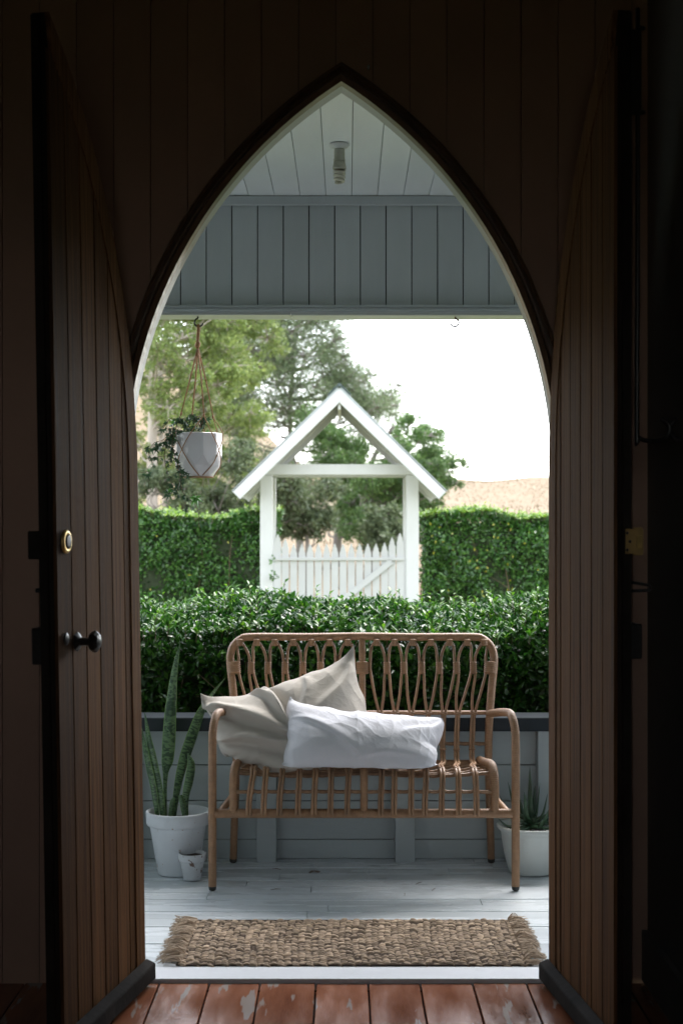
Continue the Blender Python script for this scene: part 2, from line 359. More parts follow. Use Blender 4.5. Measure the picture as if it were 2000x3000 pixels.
# solid core with the opening cut out, the boards stand proud of it on the room side
core = [(RX0-.1,-.04)] + [(-x,z) for x,z in arch_pts(.02,28,-.04)] + [(RX1+.1,-.04),(RX1+.1,RZ),(RX0-.1,RZ)]
MB().prism(core, (0, WY0+.02, 0), (1,0,0), (0,0,1), (0,1,0), WY1-WY0-.04).build('wall_core', M['moulding'], wall)
outer = [(-3.2,-.4),(-AX-.02,-.4)] + [(-x,z) for x,z in arch_pts(.02)] + [(AX+.02,-.4),(3.2,-.4),(3.2,RZ+.3),(-3.2,RZ+.3)]
MB().prism(outer, (0, WY1-.018, 0), (1,0,0), (0,0,1), (0,1,0), .018).build('outer_cladding', M['lowwall'], wall)
bw = .1095; x = RX0; k = 0
xs = []
while x < RX1: xs.append(x); x += bw
for x0 in xs:
    x1 = min(x0+bw, RX1)-.0012; x0 += .0012; off = .012
    pts = [(x0+(x1-x0)*i/10) for i in range(11)]
    zs = [arch_z(p, off) for p in pts]
    if max(zs) <= 0: poly = [(x0,-.03),(x1,-.03),(x1,RZ),(x0,RZ)]
    elif min(zs) > 0: poly = [(p,z) for p,z in zip(pts,zs)] + [(x1,RZ),(x0,RZ)]
    else:
        xe = AR+off-AC
        ps = [x0,x1] if x0 > 0 else [x1,x0]
        sgn = 1 if x0 > 0 else -1
        inn = [ps[0]+(sgn*xe-ps[0])*i/9 for i in range(9)] + [sgn*xe-sgn*1e-4]
        poly = [(p, arch_z(p,off)) for p in inn] + [(sgn*xe,-.03),(ps[1],-.03),(ps[1],RZ),(ps[0],RZ)]
        if sgn < 0: poly = poly[::-1]
    MB().prism(poly, (0, WY0+.018+random.uniform(-.0006,.0006), 0), (1,0,0), (0,0,1), (0,-1,0), .018).build('wall_board', M['brown_wall'], wall)
b = MB(); band(b, [(-.006,WY0+.012),(-.004,WY0-.026),(.012,WY0-.034),(.018,WY0-.022),(.026,WY0-.020),(.032,WY0-.040),(.041,WY0-.038),(.046,WY0-.020),(.047,WY0-.001),(-.0021,WY0-.001),(-.0021,WY0+.012)], 32)
b.build('arch_moulding', M['moulding'], wall)
b = MB(); band(b, [(-.002,WY0-.004),(-.002,WY1+.006),(.018,WY1+.006),(.018,WY0)], 32, .0)
b.build('arch_lining', M['reveal'], wall)
b = MB(); band(b, [(.02,WY1+.001),(.02,WY1+.022),(.11,WY1+.022),(.11,WY1+.001)], 24, .0)
b.build('outer_architrave', M['reveal'], wall)
# small nail and hook on the wall
pn = P(1079,205,WY0-.003); MB().tube([pn+Vector((0,.0,.008)), pn+Vector((0,-.018,.006)), pn+Vector((0,-.022,-.004))], [.004,.004,.003], 8).build('picture_hook', M['plastic'], wall, True)

side = thing('right_side_wall', (RX1, 2, 0), 'dark plain side wall to the right of the open door', 'wall')
MB().box(RX1, RX1+.1, -3.0, WY0, 0, RZ).build('wall_panel', M['side_wall'], side)
MB().box(RX1-.018, RX1-.001, -3.0, WY0-.002, .001, .15).build('skirting_board', M['side_wall'], side)
left = thing('left_side_wall', (RX0, 2, 0), 'dark plain side wall at the left edge behind the open door', 'wall')
MB().box(RX0-.1, RX0, -3.0, WY0, 0, RZ).build('wall_panel', M['side_wall'], left)
MB().box(RX0+.001, RX0+.018, -3.0, WY0-.002, .001, .15).build('skirting_board', M['side_wall'], left)
bk = structure('back_wall'); WN = [(-1.15,-.45),(-.15,.55)]     # two unseen window openings, added behind the viewer to brighten the room
pcs = [(RX0-.1,WN[0][0],0,RZ),(WN[0][1],WN[1][0],0,RZ),(WN[1][1],RX1+.1,0,RZ)] + [(a_,b_,0,1.5) for a_,b_ in WN] + [(a_,b_,2.5,RZ) for a_,b_ in WN]
for a_,b_,c_,d_ in pcs: MB().box(a_+.0005,b_-.0005,-3.12,-3.0,c_,d_).build('wall_panel', M['side_wall'], bk)
rc = structure('room_ceiling'); MB().box(RX0-.1, RX1+.1, -3.12, WY1+.02, RZ+.001, RZ+.12).build('ceiling_panel', M['side_wall'], rc)
# big roof of the house, outside
hr = thing('house_roof', (0,2,RZ+.12), 'roof over the room, above the picture', 'roof')
MB().box(-3.4, 3.4, -3.3, WY1+.35, RZ+.13, RZ+.25).build('roof_sheet', M['roof_metal'], hr)

# ------------------------------------------------------------------ floors
fl = structure('interior_floor', (0,3,0))
MB().box(RX0-.1, RX1+.1, -3.0, WY0-.002, -.06, -.035).build('subfloor', M['gap'], fl)
fj = [-1.55,-1.40,-1.245,-1.09,-.935,-.78,-.625]
for px in (468,614,762,925,1078,1230,1383,1540): fj.append((px-1000)/990.0*(1.0))
fj += [.70,.84,.905]
fj = sorted(fj)
for a, b_ in zip(fj, fj[1:]):
    skew = .004
    v = [(a+.0025,-3.0),(b_-.0025,-3.0),(b_-.0025,WY0-.004),(a+.0025,WY0-.004)]
    z = random.uniform(-.0015,.0015)
    MB().prism(v, (0,0,-.032+z), (1,0,0), (0,1,0), (0,0,1), .024).build('floor_board', M['red_floor'], fl, bevel=.0015)
sl = tag(MB().box(-.612-.03,.612+.03, WY0-.002, 4.325, -.03, .004).build('door_sill', M['sill'], bevel=.002),
         'white painted timber sill board between the jute rug and the red floor', 'door sill')
vf = structure('verandah_floor', (0,5,0))
MB().box(-2.3,2.3, 4.33, 6.0, -.10, -.045).build('joist_deck', M['gap'], vf)
rowpx = [2790,2765,2741,2714,2690,2670,2652,2634,2615,2596,2578,2560,2543,2526,2512]
ys = [4.327] + [EYE*F/(p-HZ) for p in rowpx]
ys = sorted(ys); ys = [y for y in ys if y < 5.80] + [5.86]
for i,(a,b_) in enumerate(zip(ys, ys[1:])):
    if b_-a < .03: continue
    cuts = sorted([-2.3, 2.3] + [random.uniform(-2.0,-.9), random.uniform(-.55,.65), random.uniform(.9,2.0)])
    for c0, c1 in zip(cuts, cuts[1:]):
        z = random.uniform(-.0016,.0010); sk = random.uniform(-.0008,.0008)
        MB().prism([(c0+.001,a+.0011),(c1-.001,a+.0011+sk),(c1-.001,b_-.0011+sk),(c0+.001,b_-.0011)], (0,0,-.022+z), (1,0,0), (0,1,0), (0,0,1), .022).build('deck_board', M['deck'], vf, bevel=.0012)

# ------------------------------------------------------------------ verandah ceiling, header, low wall
CZ, HY = 2.723, 5.93
vc = structure('verandah_ceiling', (0,5,CZ))
MB().box(-2.4,2.4, WY1+.024, 6.3, CZ+.030, CZ+.06).build('ceiling_backing', M['gap'], vc)
MB().box(-4.2,4.2, WY1+.024, 6.35, CZ+.065, CZ+.10).build('verandah_roof_sheet', M['roof_metal'], vc)  # unseen sheet, widened past the verandah to keep sky light off the hedge
x0 = -2.4; cb = .107; sh = -.017
while x0 < 2.4:
    z = random.uniform(-.0015,.0015)
    MB().prism([(x0+.0012-.008,WY1+.024),(x0+cb-.0012-.008,WY1+.024),(x0+cb-.0012,6.3),(x0+.0012,6.3)], (sh,0,CZ+z), (1,0,0), (0,1,0), (0,0,1), .018).build('ceiling_board', M['ceil'], vc, bevel=.001)
    x0 += cb
hd = thing('verandah_header', (0,HY,2.5), 'grey blue panel of vertical boards across the verandah opening under the ceiling', 'board panel')
MB().box(-2.4,2.4, HY+.020, HY+.05, 2.25, CZ-.001).build('panel_backing', M['gap'], hd)
off = (529-1000)*HY/F; x0 = off-.107*18
while x0 < 2.4:
    MB().box(x0+.0022, x0+.107-.0022, HY+random.uniform(0,.001), HY+.019, 2.262, CZ-.030).build('header_board', M['panel'], hd, bevel=.001)
    x0 += .107
tz0 = EYE-(603-HZ)*HY/F
MB().box(-2.4,2.4, HY-.022, HY-.001, tz0, CZ-.0025).build('cornice_trim', M['panel'], hd, bevel=.003)
b0, b1 = EYE-(922-HZ)*5.88/F, EYE-(892-HZ)*5.88/F
b = MB(); prof = [(-.035,b0+.012),(-.050,b0+.012),(-.050,b0+.024),(-.042,b0+.026),(-.046,b0+.034),(-.038,b1),(-.001,b1+.004),(-.001,b0+.012)]
k = len(prof); b.add([(xx, HY+p, q) for xx in (-2.4,2.4) for p,q in prof], [(i,(i+1)%k,(i+1)%k+k,i+k) for i in range(k)]+[tuple(range(k))[::-1], tuple(range(k,2*k))])
b.build('lower_moulding', M['panel'], hd)
MB().box(-2.4,-.21, HY-.044, HY+.085, b0, b0+.0115).build('bottom_plate', M['reveal'], hd, bevel=.001)
MB().box(-.208,2.4, HY-.046, HY+.085, b0-.002, b0+.0115).build('bottom_plate', M['reveal'], hd, bevel=.001)

lw = thing('verandah_low_wall', (0,5.75,0), 'low grey board wall with dark cap rail behind the rattan bench', 'low wall')
WY = 5.757
MB().box(-2.3,2.3, WY+.021, WY+.05, 0, .54).build('wall_backing', M['gap'], lw)
zc = [EYE-(p-HZ)*WY/F for p in (2516,2459,2346,2241,2140)]
for z0, z1 in zip(zc, zc[1:]):
    MB().box(-2.3,2.3, WY+random.uniform(0,.002), WY+.02, z0+.0016, z1-.0016).build('wall_board', M['lowwall'], lw, bevel=.0012)
for px in (380-3,783-3,1186,1604):
    cx = (px-1000)*5.69/F
    MB().box(cx-.040, cx+.040, 5.690, WY-.0015, .001, .546).build('stud', M['lowwall'], lw, bevel=.002)
zt = EYE-(2103-HZ)*5.66/F; zb = EYE-(2143-HZ)*5.66/F
MB().box(-2.3,2.3, 5.66, 5.83, zb, zt).build('cap_rail', M['cap'], lw, bevel=.004)
for sx in (-2.28, 2.28):
    cp = tag(MB().box(sx-.05,sx+.05, 5.85,5.95, -.35, b0-.004).build('verandah_post', M['reveal'], bevel=.004),
             'square verandah corner post on the %s, outside the picture' % ('left' if sx < 0 else 'right'), 'post')

for sx in (-1, 1):
    vw = thing('verandah_side_wall', (sx*1.62,5.0,0), 'pale board wall closing the %s end of the verandah, hidden behind the door leaf' % ('left' if sx < 0 else 'right'), 'wall')
    for k in range(9):
        MB().box(min(sx*1.60,sx*1.63),max(sx*1.60,sx*1.63), WY1+.025, 5.655, .001+k*.302, .298+k*.302).build('wall_board', M['lowwall'], vw)
# ------------------------------------------------------------------ the door leaves
LW_ = .618; LT = .046
def leaf(name, hinge, meet, sgn, label):
    root = thing(name, (hinge[0], hinge[1], 0), label, 'door')
    h = Vector((hinge[0], hinge[1], 0)); a = Vector((meet[0]-hinge[0], meet[1]-hinge[1], 0)).normalized()
    n = Vector((-a.y, a.x, 0))                       # face normal towards the opening
    if n.x*(-hinge[0]) < 0: n = -n
    up = Vector((0,0,1))
    xh = AX-.006
    def top(u, off=0.0): return max(arch_z(max(0, xh-u), off), .5) if xh-u < AR+off-AC else .5
    z0 = .006
    N = 26; us = [LW_*i/N for i in range(N+1)]
    # hinge side is vertical up to the springing
    poly = [(0,z0),(LW_,z0)] + [(u, top(u,-.004)) for u in us[::-1]]
    MB().prism(poly, h-n*.0132, a, up, -n, LT-.0132).build('core', M['dark_wood'], root)
    # vertical boards clipped under the curved stile
    xs_ = [0.018+.1*i for i in range(7)]; xs_[-1] = LW_
    bwid = .075
    for i in range(6):
        u0, u1 = xs_[i]+.0042, xs_[i+1]-.0042
        if i == 0: u0 = .0
        pts = [u0+(u1-u0)*j/8 for j in range(9)]
        tp = []
        for u in pts:
            x_ = xh-u; z_ = arch_z(x_, -bwid)
            tp.append((u, z_ if z_ > .5 else None))
        tpv = [t for t in tp if t[1] is not None]
        if not tpv: continue
        if len(tpv) < len(tp):
            ue = xh-(AR-bwid-AC); tpv = [(ue+.0002, AZ-.05)] + [t for t in tpv if t[0] > ue+.002]
            poly = [(ue+.0002,z0),(u1,z0)] + tpv[::-1]
        else: poly = [(u0,z0),(u1,z0)] + tpv[::-1]
        MB().prism(poly, h-n*.0128, a, up, n, .0095+random.uniform(-.0008,.0008)).build('door_board', M['leaf_wood'], root)
    # hinge stile running up into the curved top
    inn = [(xh-x_, z_) for x_, z_ in [(AR-bwid-.002-AC, z0)] + [(-AC+(AR-bwid-.002)*math.cos(t), AZ+(AR-bwid-.002)*math.sin(t)) for t in [math.acos(AC/(AR-bwid-.002))*i/24 for i in range(25)]]]
    inn = [p for p in inn if p[0] <= LW_]
    out = [(0,z0)] + [(u, top(u,-.004)) for u in us if top(u,-.004) > .5]
    poly = out + inn[::-1]
    MB().prism(poly, h-n*.0128, a, up, n, .0128).build('stile', M['leaf_wood'], root)
    # meeting rebate strip on the free edge
    e = h+a*(LW_)
    MB().prism([(0,z0),(.012,z0),(.012,top(LW_,-.004)-.008),(0,top(LW_,-.004)-.004)], e-n*.0225, a, up, -n, LT-.024).build('rebate_strip', M['dark_wood'], root)
    # weather board
    wb = [(0,.008),(.028,.008),(.028,.050),(.0255,.055),(0,.066)]
    k = len(wb)
    mbw = MB(); q0 = h+a*(-.008)+n*.0002; q1 = h+a*(LW_-.02)+n*.0002
    mbw.add([q+n*p[0]+up*p[1] for q in (q0,q1) for p in wb], [(i,(i+1)%k,(i+1)%k+k,i+k) for i in range(k)]+[tuple(range(k))[::-1], tuple(range(k,2*k))])
    mbw.build('weather_board', M['dark_wood'], root, bevel=.0012)
    for hz in (.35, 1.45):
        MB().tube([h-n*.008+a*-.006+up*(hz-.045), h-n*.008+a*-.006+up*(hz+.045)], .006, 8).build('hinge', M['iron'], root, True)
    return root, h, a, n, up
L_, lh, la, ln, lu = leaf('door_leaf', (-.590, 4.196), (-.7075, 3.595), 1, 'brown boarded half-arch door leaf on the left, with a black knob and brass lock')
R_, rh, ra, rn, ru = leaf('door_leaf', (.6105, 4.196), (.681, 3.595), -1, 'brown boarded half-arch door leaf on the right, without a knob, iron bolt behind it')
LEAN = .016
L_['group'] = R_['group'] = 'pair of arched door leaves'
def on_leaf(h, a, n, px, py):         # where the view ray of a pixel meets the leaf's face
    r = Vector(((px-1000)/F, 1, -(py-HZ)/F)); o = Vector((0,0,EYE))
    t = (h-o).dot(n)/r.dot(n); return o+r*t
def disc(mb, c, ax, prof, seg=20):     # lathe round an axis
    ax = Vector(ax).normalized(); u = ax.cross(Vector((0,0,1))).normalized(); v = ax.cross(u)
    vs = [Vector(c)+ax*z+(u*math.cos(2*PI*k/seg)+v*math.sin(2*PI*k/seg))*r for r,z in prof for k in range(seg)]
    nn = len(prof); fs = [(i*seg+k,i*seg+(k+1)%seg,(i+1)*seg+(k+1)%seg,(i+1)*seg+k) for i in range(nn-1) for k in range(seg)]
    fs += [tuple(range(seg-1,-1,-1)), tuple((nn-1)*seg+k for k in range(seg))]
    return mb.add(vs, fs)
c = on_leaf(lh, la, ln, 201, 1585)
k_ = disc(MB(), c, ln, [(.031,0),(.031,.003),(.027,.007),(.020,.008),(.019,.005)], 28).build('lock_ring', M['brass'], L_, True)
disc(MB(), c, ln, [(.0185,.002),(.0185,.009),(.012,.010)], 20).build('lock_cylinder', M['rubber'], k_, True)
c = on_leaf(lh, la, ln, 229, 1878)
ro = disc(MB(), c, ln, [(.026,0),(.026,.003),(.020,.007),(.011,.012),(.010,.030),(.013,.036),(.025,.040),(.029,.048),(.028,.055),(.019,.062),(.006,.065)], 8)
ro.build('door_knob', M['iron'], L_, False, .0012)
c = on_leaf(lh, la, ln, 197, 1870); disc(MB(), c, ln, [(.016,0),(.016,.003),(.011,.005)], 16).build('keyhole_cover', M['iron'], L_, True)
# rim locks on the far faces of the leaves
def rimbox(root, h, a, n, u, z0, z1, dep, name, m, d0=.0, wid=.075, lip=0):
    q = h+a*(u-wid)-n*(LT+.0005)
    mb = MB(); mb.add([q+a*i*wid-n*j*dep+Vector((0,0,z)) for i in (0,1) for j in (0,1) for z in (z0,z1)],
           [(0,1,3,2),(4,6,7,5),(0,4,5,1),(2,3,7,6),(0,2,6,4),(1,5,7,3)])
    return mb.build(name, m, root, bevel=.003)
zpx = lambda py, D=3.6: EYE-(py-HZ)*D/F
rimbox(L_, lh, la, ln, LW_-.004, zpx(1945), zpx(1838), .03, 'rim_lock', M['iron'])
rimbox(L_, lh, la, ln, LW_-.004, zpx(1635), zpx(1552), .036, 'night_latch', M['dark_wood'])
rimbox(L_, lh, la, ln, LW_-.03, zpx(1735), zpx(1722), .03, 'barrel_bolt', M['iron'], wid=.04)
rimbox(R_, rh, ra, rn, LW_-.004, zpx(1930), zpx(1828), .032, 'rim_lock', M['iron'])
# brass strike, iron hasp and long bolt on the free edge of the right leaf
q = rh+ra*(LW_+.0125)-rn*.028
st = MB(); z0, z1 = zpx(1627), zpx(1545)
st.prism([(0,z0+.004),(.02,z0+.004),(.02,z0),(.042,z0),(.046,z0+.006),(.046,z1-.006),(.042,z1),(.02,z1),(.02,z1-.004),(0,z1-.004)], q, -rn, Vector((0,0,1)), ra, .004)
sb = st.build('strike_plate', M['strike'], R_, bevel=.001)
MB().prism([(.027,z0+.018),(.041,z0+.018),(.041,z1-.020),(.027,z1-.020)], q+ra*.0042, -rn, Vector((0,0,1)), ra, .005).build('latch_keeper', M['brass'], sb, bevel=.001)
for u_, z_ in ((.004,z0+.014),(.011,(z0+z1)/2),(.004,z1-.014)):
    disc(MB(), q+ra*.0042-rn*u_+Vector((0,0,z_)), ra, [(.004,0),(.003,.001)], 10).build('screw', M['iron'], sb, True)
q = rh+ra*(LW_-.02)-rn*(LT+.001)
zz = lambda py: Vector((0,0,zpx(py)))
MB().add([q-rn*i*.028+ra*j*.02+Vector((0,0,z)) for i in (0,1) for j in (0,1) for z in (zpx(335), zpx(90))], [(0,1,3,2),(4,6,7,5),(0,4,5,1),(2,3,7,6),(0,2,6,4),(1,5,7,3)]).build('bolt_plate', M['iron'], R_, bevel=.002)
for py in (78, 325):
    MB().tube([q-rn*.02+zz(py), q-rn*.038+zz(py), q-rn*.044+zz(py)], [.007,.006,.004], 10).build('bolt_bracket', M['iron'], R_, True)
rod = [q-rn*.024+zz(20), q-rn*.024+zz(700), q-rn*.022+zz(1255), q-rn*.026+zz(1278), q-rn*.040+zz(1288), q-rn*.075+zz(1290), q-rn*.098+zz(1280), q-rn*.108+zz(1260), q-rn*.104+zz(1240), q-rn*.086+zz(1224)]
MB().tube(smooth_path(rod, 5), .0062, 8).build('long_bolt_rod', M['iron'], R_, True)
hp = [q+zz(1705), q-rn*.055+zz(1715), q-rn*.058+zz(1722), q-rn*.057+zz(1730), q+zz(1732)]
MB().tube(hp, .004, 8).build('hasp', M['iron'], R_, True)
L_.rotation_euler.y = -LEAN; L_.location.x += LEAN*.85
hk = thing('wall_hook', (RX1, 3.75, 1.6), 'curled black iron hook on the dark side wall at the right edge', 'hook')
c0 = P(1998,1290,3.75)
MB().tube(smooth_path([Vector((RX1,3.72,c0.z+.0)), Vector((RX1-.02,3.72,c0.z-.004)), Vector((RX1-.042,3.72,c0.z+.012)), Vector((RX1-.046,3.72,c0.z+.034)), Vector((RX1-.030,3.72,c0.z+.055))], 6), .006, 8).build('hook_arm', M['iron'], hk, True)

# ------------------------------------------------------------------ ceiling lamp
lc = P(994,437,5.12)
lamp = thing('ceiling_lamp', (lc.x,lc.y,CZ), 'bare spiral bulb in a white batten holder on the pale ceiling', 'lamp')
zc_ = CZ-.002; lx, ly = lc.x, lc.y
MB().lathe([(.034,zc_),(.036,zc_-.004),(.030,zc_-.012),(.020,zc_-.016),(.0185,zc_-.019)], (lx,ly,0), 28).build('ceiling_rose', M['plastic'], lamp, True)
MB().lathe([(.0185,zc_-.016),(.0195,zc_-.030),(.0195,zc_-.052),(.021,zc_-.056),(.021,zc_-.060)], (lx,ly,0), 24).build('lamp_holder', M['fitting'], lamp, True)
MB().lathe([(.0200,zc_-.0605),(.0225,zc_-.075),(.0245,zc_-.085),(.024,zc_-.090),(.017,zc_-.092)], (lx,ly,0), 24).build('bulb_base', M['fitting'], lamp, True)
sp = []
for i in range(90):
    t = i/89; a = t*2*PI*3.6; r = .017*(1-.35*t**4); sp.append((lx+r*math.cos(a), ly+r*math.sin(a), zc_-.095-t*.045))
MB().tube(sp, .0058, 8).build('spiral_bulb', M['bulb'], lamp, True)

# ------------------------------------------------------------------ hooks under the header
def hook(px, label, D):
    c = P(px, 922, D); o = thing('ceiling_hook', c, label, 'hook', 'hooks under the verandah header')
    s = -1 if px < 1000 else 1
    z = b0
    pts = [(c.x+.002*s,D,z+.004),(c.x+.002*s,D,z-.006),(c.x+s*.010,D,z-.012),(c.x+s*.0165,D,z-.026),(c.x+s*.010,D,z-.038),(c.x-s*.003,D,z-.042),(c.x-s*.015,D,z-.036),(c.x-s*.019,D,z-.027)]
    MB().tube(smooth_path(pts, 5), .0036, 8).build('hook_wire', M['iron'] if s < 0 else M['vine'], o, True)
    return c
HD = 5.93
hc = hook(581, 'dark screw hook under the header holding the hanging ivy planter', HD)
hook(1332, 'rusty empty screw hook under the header at the right', HD)

# ------------------------------------------------------------------ hanging planter
pc = P(580, 1268, HD); pz1 = P(580,1270,HD).z; pz0 = P(580,1398,HD).z; prr = 71*HD/F
hp_ = thing('hanging_planter', (pc.x, HD, pz0), 'white faceted pot of trailing ivy hung in tan twine', 'planter')
mb = MB(); seg = 10
def ringpts(r, z, ph): return [Vector((pc.x+r*math.cos(2*PI*(k+ph)/seg), HD+r*math.sin(2*PI*(k+ph)/seg), z)) for k in range(seg)]
H = pz1-pz0
rows = [(prr*.62,pz0,0),(prr*.93,pz0+H*.26,.5),(prr*1.0,pz0+H*.5,0),(prr*1.0,pz0+H*.97,0),(prr*.985,pz1,0),(prr*.94,pz1,0),(prr*.93,pz0+H*.8,0)]
vs = []
for r,z,ph in rows: vs += ringpts(r,z,ph)
fs = [tuple(range(seg-1,-1,-1))]
for i in range(len(rows)-1):
    for k in range(seg):
        a,b_,c,d = i*seg+k, i*seg+(k+1)%seg, (i+1)*seg+(k+1)%seg, (i+1)*seg+k
        if i == 0: fs += [(a,b_,d),(b_,c,d)]
        elif i == 1: fs += [(a,b_,c),(a,c,d)] if False else [(a,d,(i+1)*seg+(k+1)%seg),(a,(i+1)*seg+(k+1)%seg,b_)]
        else: fs.append((a,b_,c,d))
mb.add(vs, fs); mb.build('pot', M['glazed'], hp_, bevel=.0015)
MB().lathe([(prr*.9,pz1-.02),(prr*.3,pz1-.014),(.001,pz1-.012)], (pc.x,HD,0), 20).build('soil', M['soil'], hp_)
top = Vector((pc.x+.001, HD, hc.z-.040)); kn = P(579, 1008, HD)
MB().tube([top, top+Vector((.002,0,-.02)), kn+Vector((0,0,.012)), kn+Vector((0,0,-.004))], [.006,.0075,.007,.006], 8).build('twine_loop', M['twine'], hp_, True)
MB().tube([kn+Vector((0,0,.012)), kn+Vector((.002,0,.004)), kn+Vector((-.001,0,-.010)), kn+Vector((0,0,-.018))], [.006,.011,.011,.005], 8).build('twine_knot', M['twine'], hp_, True)
ang = [PI*1.02, PI*.62, -PI*.40, PI*.07+.0]      # four knots round the pot
kp = [(531,1212,-.03),(563,1213,.05),(597,1217,-.08),(624,1222,.03)]
kk = [P(px,py,HD+dd) for px,py,dd in kp]
def on_pot(a, t):                       # t 0 at base, 1 at rim
    r = prr*(.62+.31*min(1,t/.26)) if t < .26 else prr*(.93+.07*min(1,(t-.26)/.24)); r += .003
    return Vector((pc.x+r*math.cos(a), HD+r*math.sin(a), pz0+H*t))
order = [(0, PI*1.05),(1, PI*.55),(3, PI*.12),(2,-PI*.42)]
for i in range(4):
    ki, a = order[i]; K = kk[ki]
    MB().tube([kn+Vector((0,0,-.015)), kn.lerp(K,.5)+Vector((.002,0,0)), K+Vector((0,0,.004))], .0021, 6).build('cord', M['twine'], hp_, True)
    MB().tube([kn+Vector((.003,0.003,-.015)), kn.lerp(K,.5)+Vector((.004,0.002,0)), K+Vector((.001,.002,.004))], .0021, 6).build('cord', M['twine'], hp_, True)
    MB().tube([K+Vector((0,0,.007)), K, K+Vector((0,0,-.007))], [.003,.0055,.003], 8).build('cord_knot', M['twine'], hp_, True)
    for dlt in (-1, 1):
        am = a+dlt*PI*.25
        pts = [K, on_pot(a+dlt*PI*.13, 1.0), on_pot(am, .66), on_pot(am+dlt*PI*.12,.3), on_pot(a+dlt*PI*.5,.03)]
        MB().tube(smooth_path(pts,5), .0021, 6).build('cord', M['twine'], hp_, True)
rb = [on_pot(2*PI*i/24, .0)+Vector((0,0,.0)) for i in range(25)]
MB().tube(rb, .0024, 6, cap=False).build('base_ring', M['twine'], hp_, True)
# ivy
def ivy_leaf_mesh(nm, m):
    pts = []; lobes = [(90,1.0),(38,.72),(142,.72),(-14,.5),(194,.5)]
    ang_ = sorted(lobes); out = []
    seq = [(-90,.12),(-60,.22),(-14,.62),(10,.26),(38,.86),(62,.32),(90,1.15),(118,.32),(142,.86),(170,.26),(194,.62),(240,.22)]
    vs = [(0,0,0)] + [(.5*r*math.cos(math.radians(a)), .25+.5*r*math.sin(math.radians(a)), .06*(-r if r > .5 else .3)) for a, r in seq]
    vs[0] = (0,.25,-.02)
    fs = [(0,i,i%12+1) for i in range(1,13)]
    me = bpy.data.meshes.new(nm); me.from_pydata(vs, [], fs); me.materials.append(m); return me
ivm = ivy_leaf_mesh('leaf', M['ivy']); ivb = ivy_leaf_mesh('leaf', M['ivy_bright'])
rv = random.Random(11)
def vine(pts, nl, size=(.02,.034), bright=.05, rad=.0016):
    path = smooth_path([P(px,py,D) for px,py,D in pts], 8)
    o = MB().tube(path, [rad*(1-.5*i/len(path)) for i in range(len(path))], 6).build('vine', M['vine'], hp_, True)
    nl = int(nl*1.7)
    for i in range(nl):
        p = path[int((i+.5)/nl*(len(path)-1))]+Vector((rv.gauss(0,.006),rv.gauss(0,.008),rv.gauss(0,.006)))
        lf = bpy.data.objects.new('leaf', ivb if rv.random() < bright else ivm); COL.objects.link(lf)
        s_ = rv.uniform(*size)*1.5; lf.scale = (s_,s_,s_)
        lf.location = p; lf.rotation_euler = (rv.uniform(-2.6,-.4), rv.uniform(-.9,.9), rv.uniform(0,6.28))
        if rv.random() < .4: lf.rotation_euler = (PI/2+rv.uniform(-.5,.5), rv.uniform(1.5,4.5), rv.uniform(-.6,.6))
        lf.parent = o
    return o
D0 = HD-.02
vine([(560,1262,D0),(540,1228,D0-.03),(520,1232,D0-.06),(500,1262,D0-.08),(505,1290,D0-.08)], 16)
vine([(590,1262,HD),(575,1225,HD+.02),(560,1215,HD+.02),(545,1235,HD)], 13)
vine([(600,1262,HD+.03),(590,1226,HD+.02),(577,1222,HD),(566,1245,HD-.02)], 12)
vine([(585,1262,HD),(592,1235,HD+.03),(606,1220,HD+.03)], 6)
vine([(550,1262,D0),(530,1240,D0-.04),(505,1225,D0-.04),(488,1240,D0-.02),(476,1260,D0)], 11)
vine([(540,1262,D0),(515,1262,D0-.07),(505,1300,D0-.10),(515,1340,D0-.10),(530,1378,D0-.09),(545,1405,D0-.08)], 20)
vine([(535,1262,D0),(508,1270,D0-.07),(508,1320,D0-.10),(522,1360,D0-.10),(528,1400,D0-.09),(520,1440,D0-.08),(535,1465,D0-.08)], 20)
vine([(530,1262,D0),(500,1275,D0-.06),(475,1290,D0-.04),(450,1300,D0-.02),(435,1330,D0),(448,1355,D0),(440,1378,D0),(412,1385,D0)], 13)
vine([(530,1265,D0),(495,1285,D0-.06),(470,1300,D0-.04),(445,1310,D0-.02)], 11, (.026,.04), .15)
vine([(520,1275,D0),(490,1300,D0-.05),(482,1340,D0-.03),(490,1385,D0-.03),(505,1420,D0-.03),(516,1440,D0-.03)], 9)
vine([(510,1335,D0-.06),(480,1336,D0-.04),(455,1340,D0-.02),(425,1345,D0)], 6, (.02,.03), 0)
vine([(528,1400,D0-.09),(535,1440,D0-.08),(555,1460,D0-.07),(575,1485,D0-.06),(583,1510,D0-.06),(582,1535,D0-.06),(588,1550,D0-.06)], 7, (.014,.024))
vine([(505,1420,D0-.03),(515,1445,D0-.03)], 2, (.045,.055), 0)
vine([(560,1452,D0-.07),(575,1448,D0-.07)], 2, (.05,.058), 1)
vine([(542,1470,D0-.08),(550,1500,D0-.08)], 3, (.02,.03), 0)

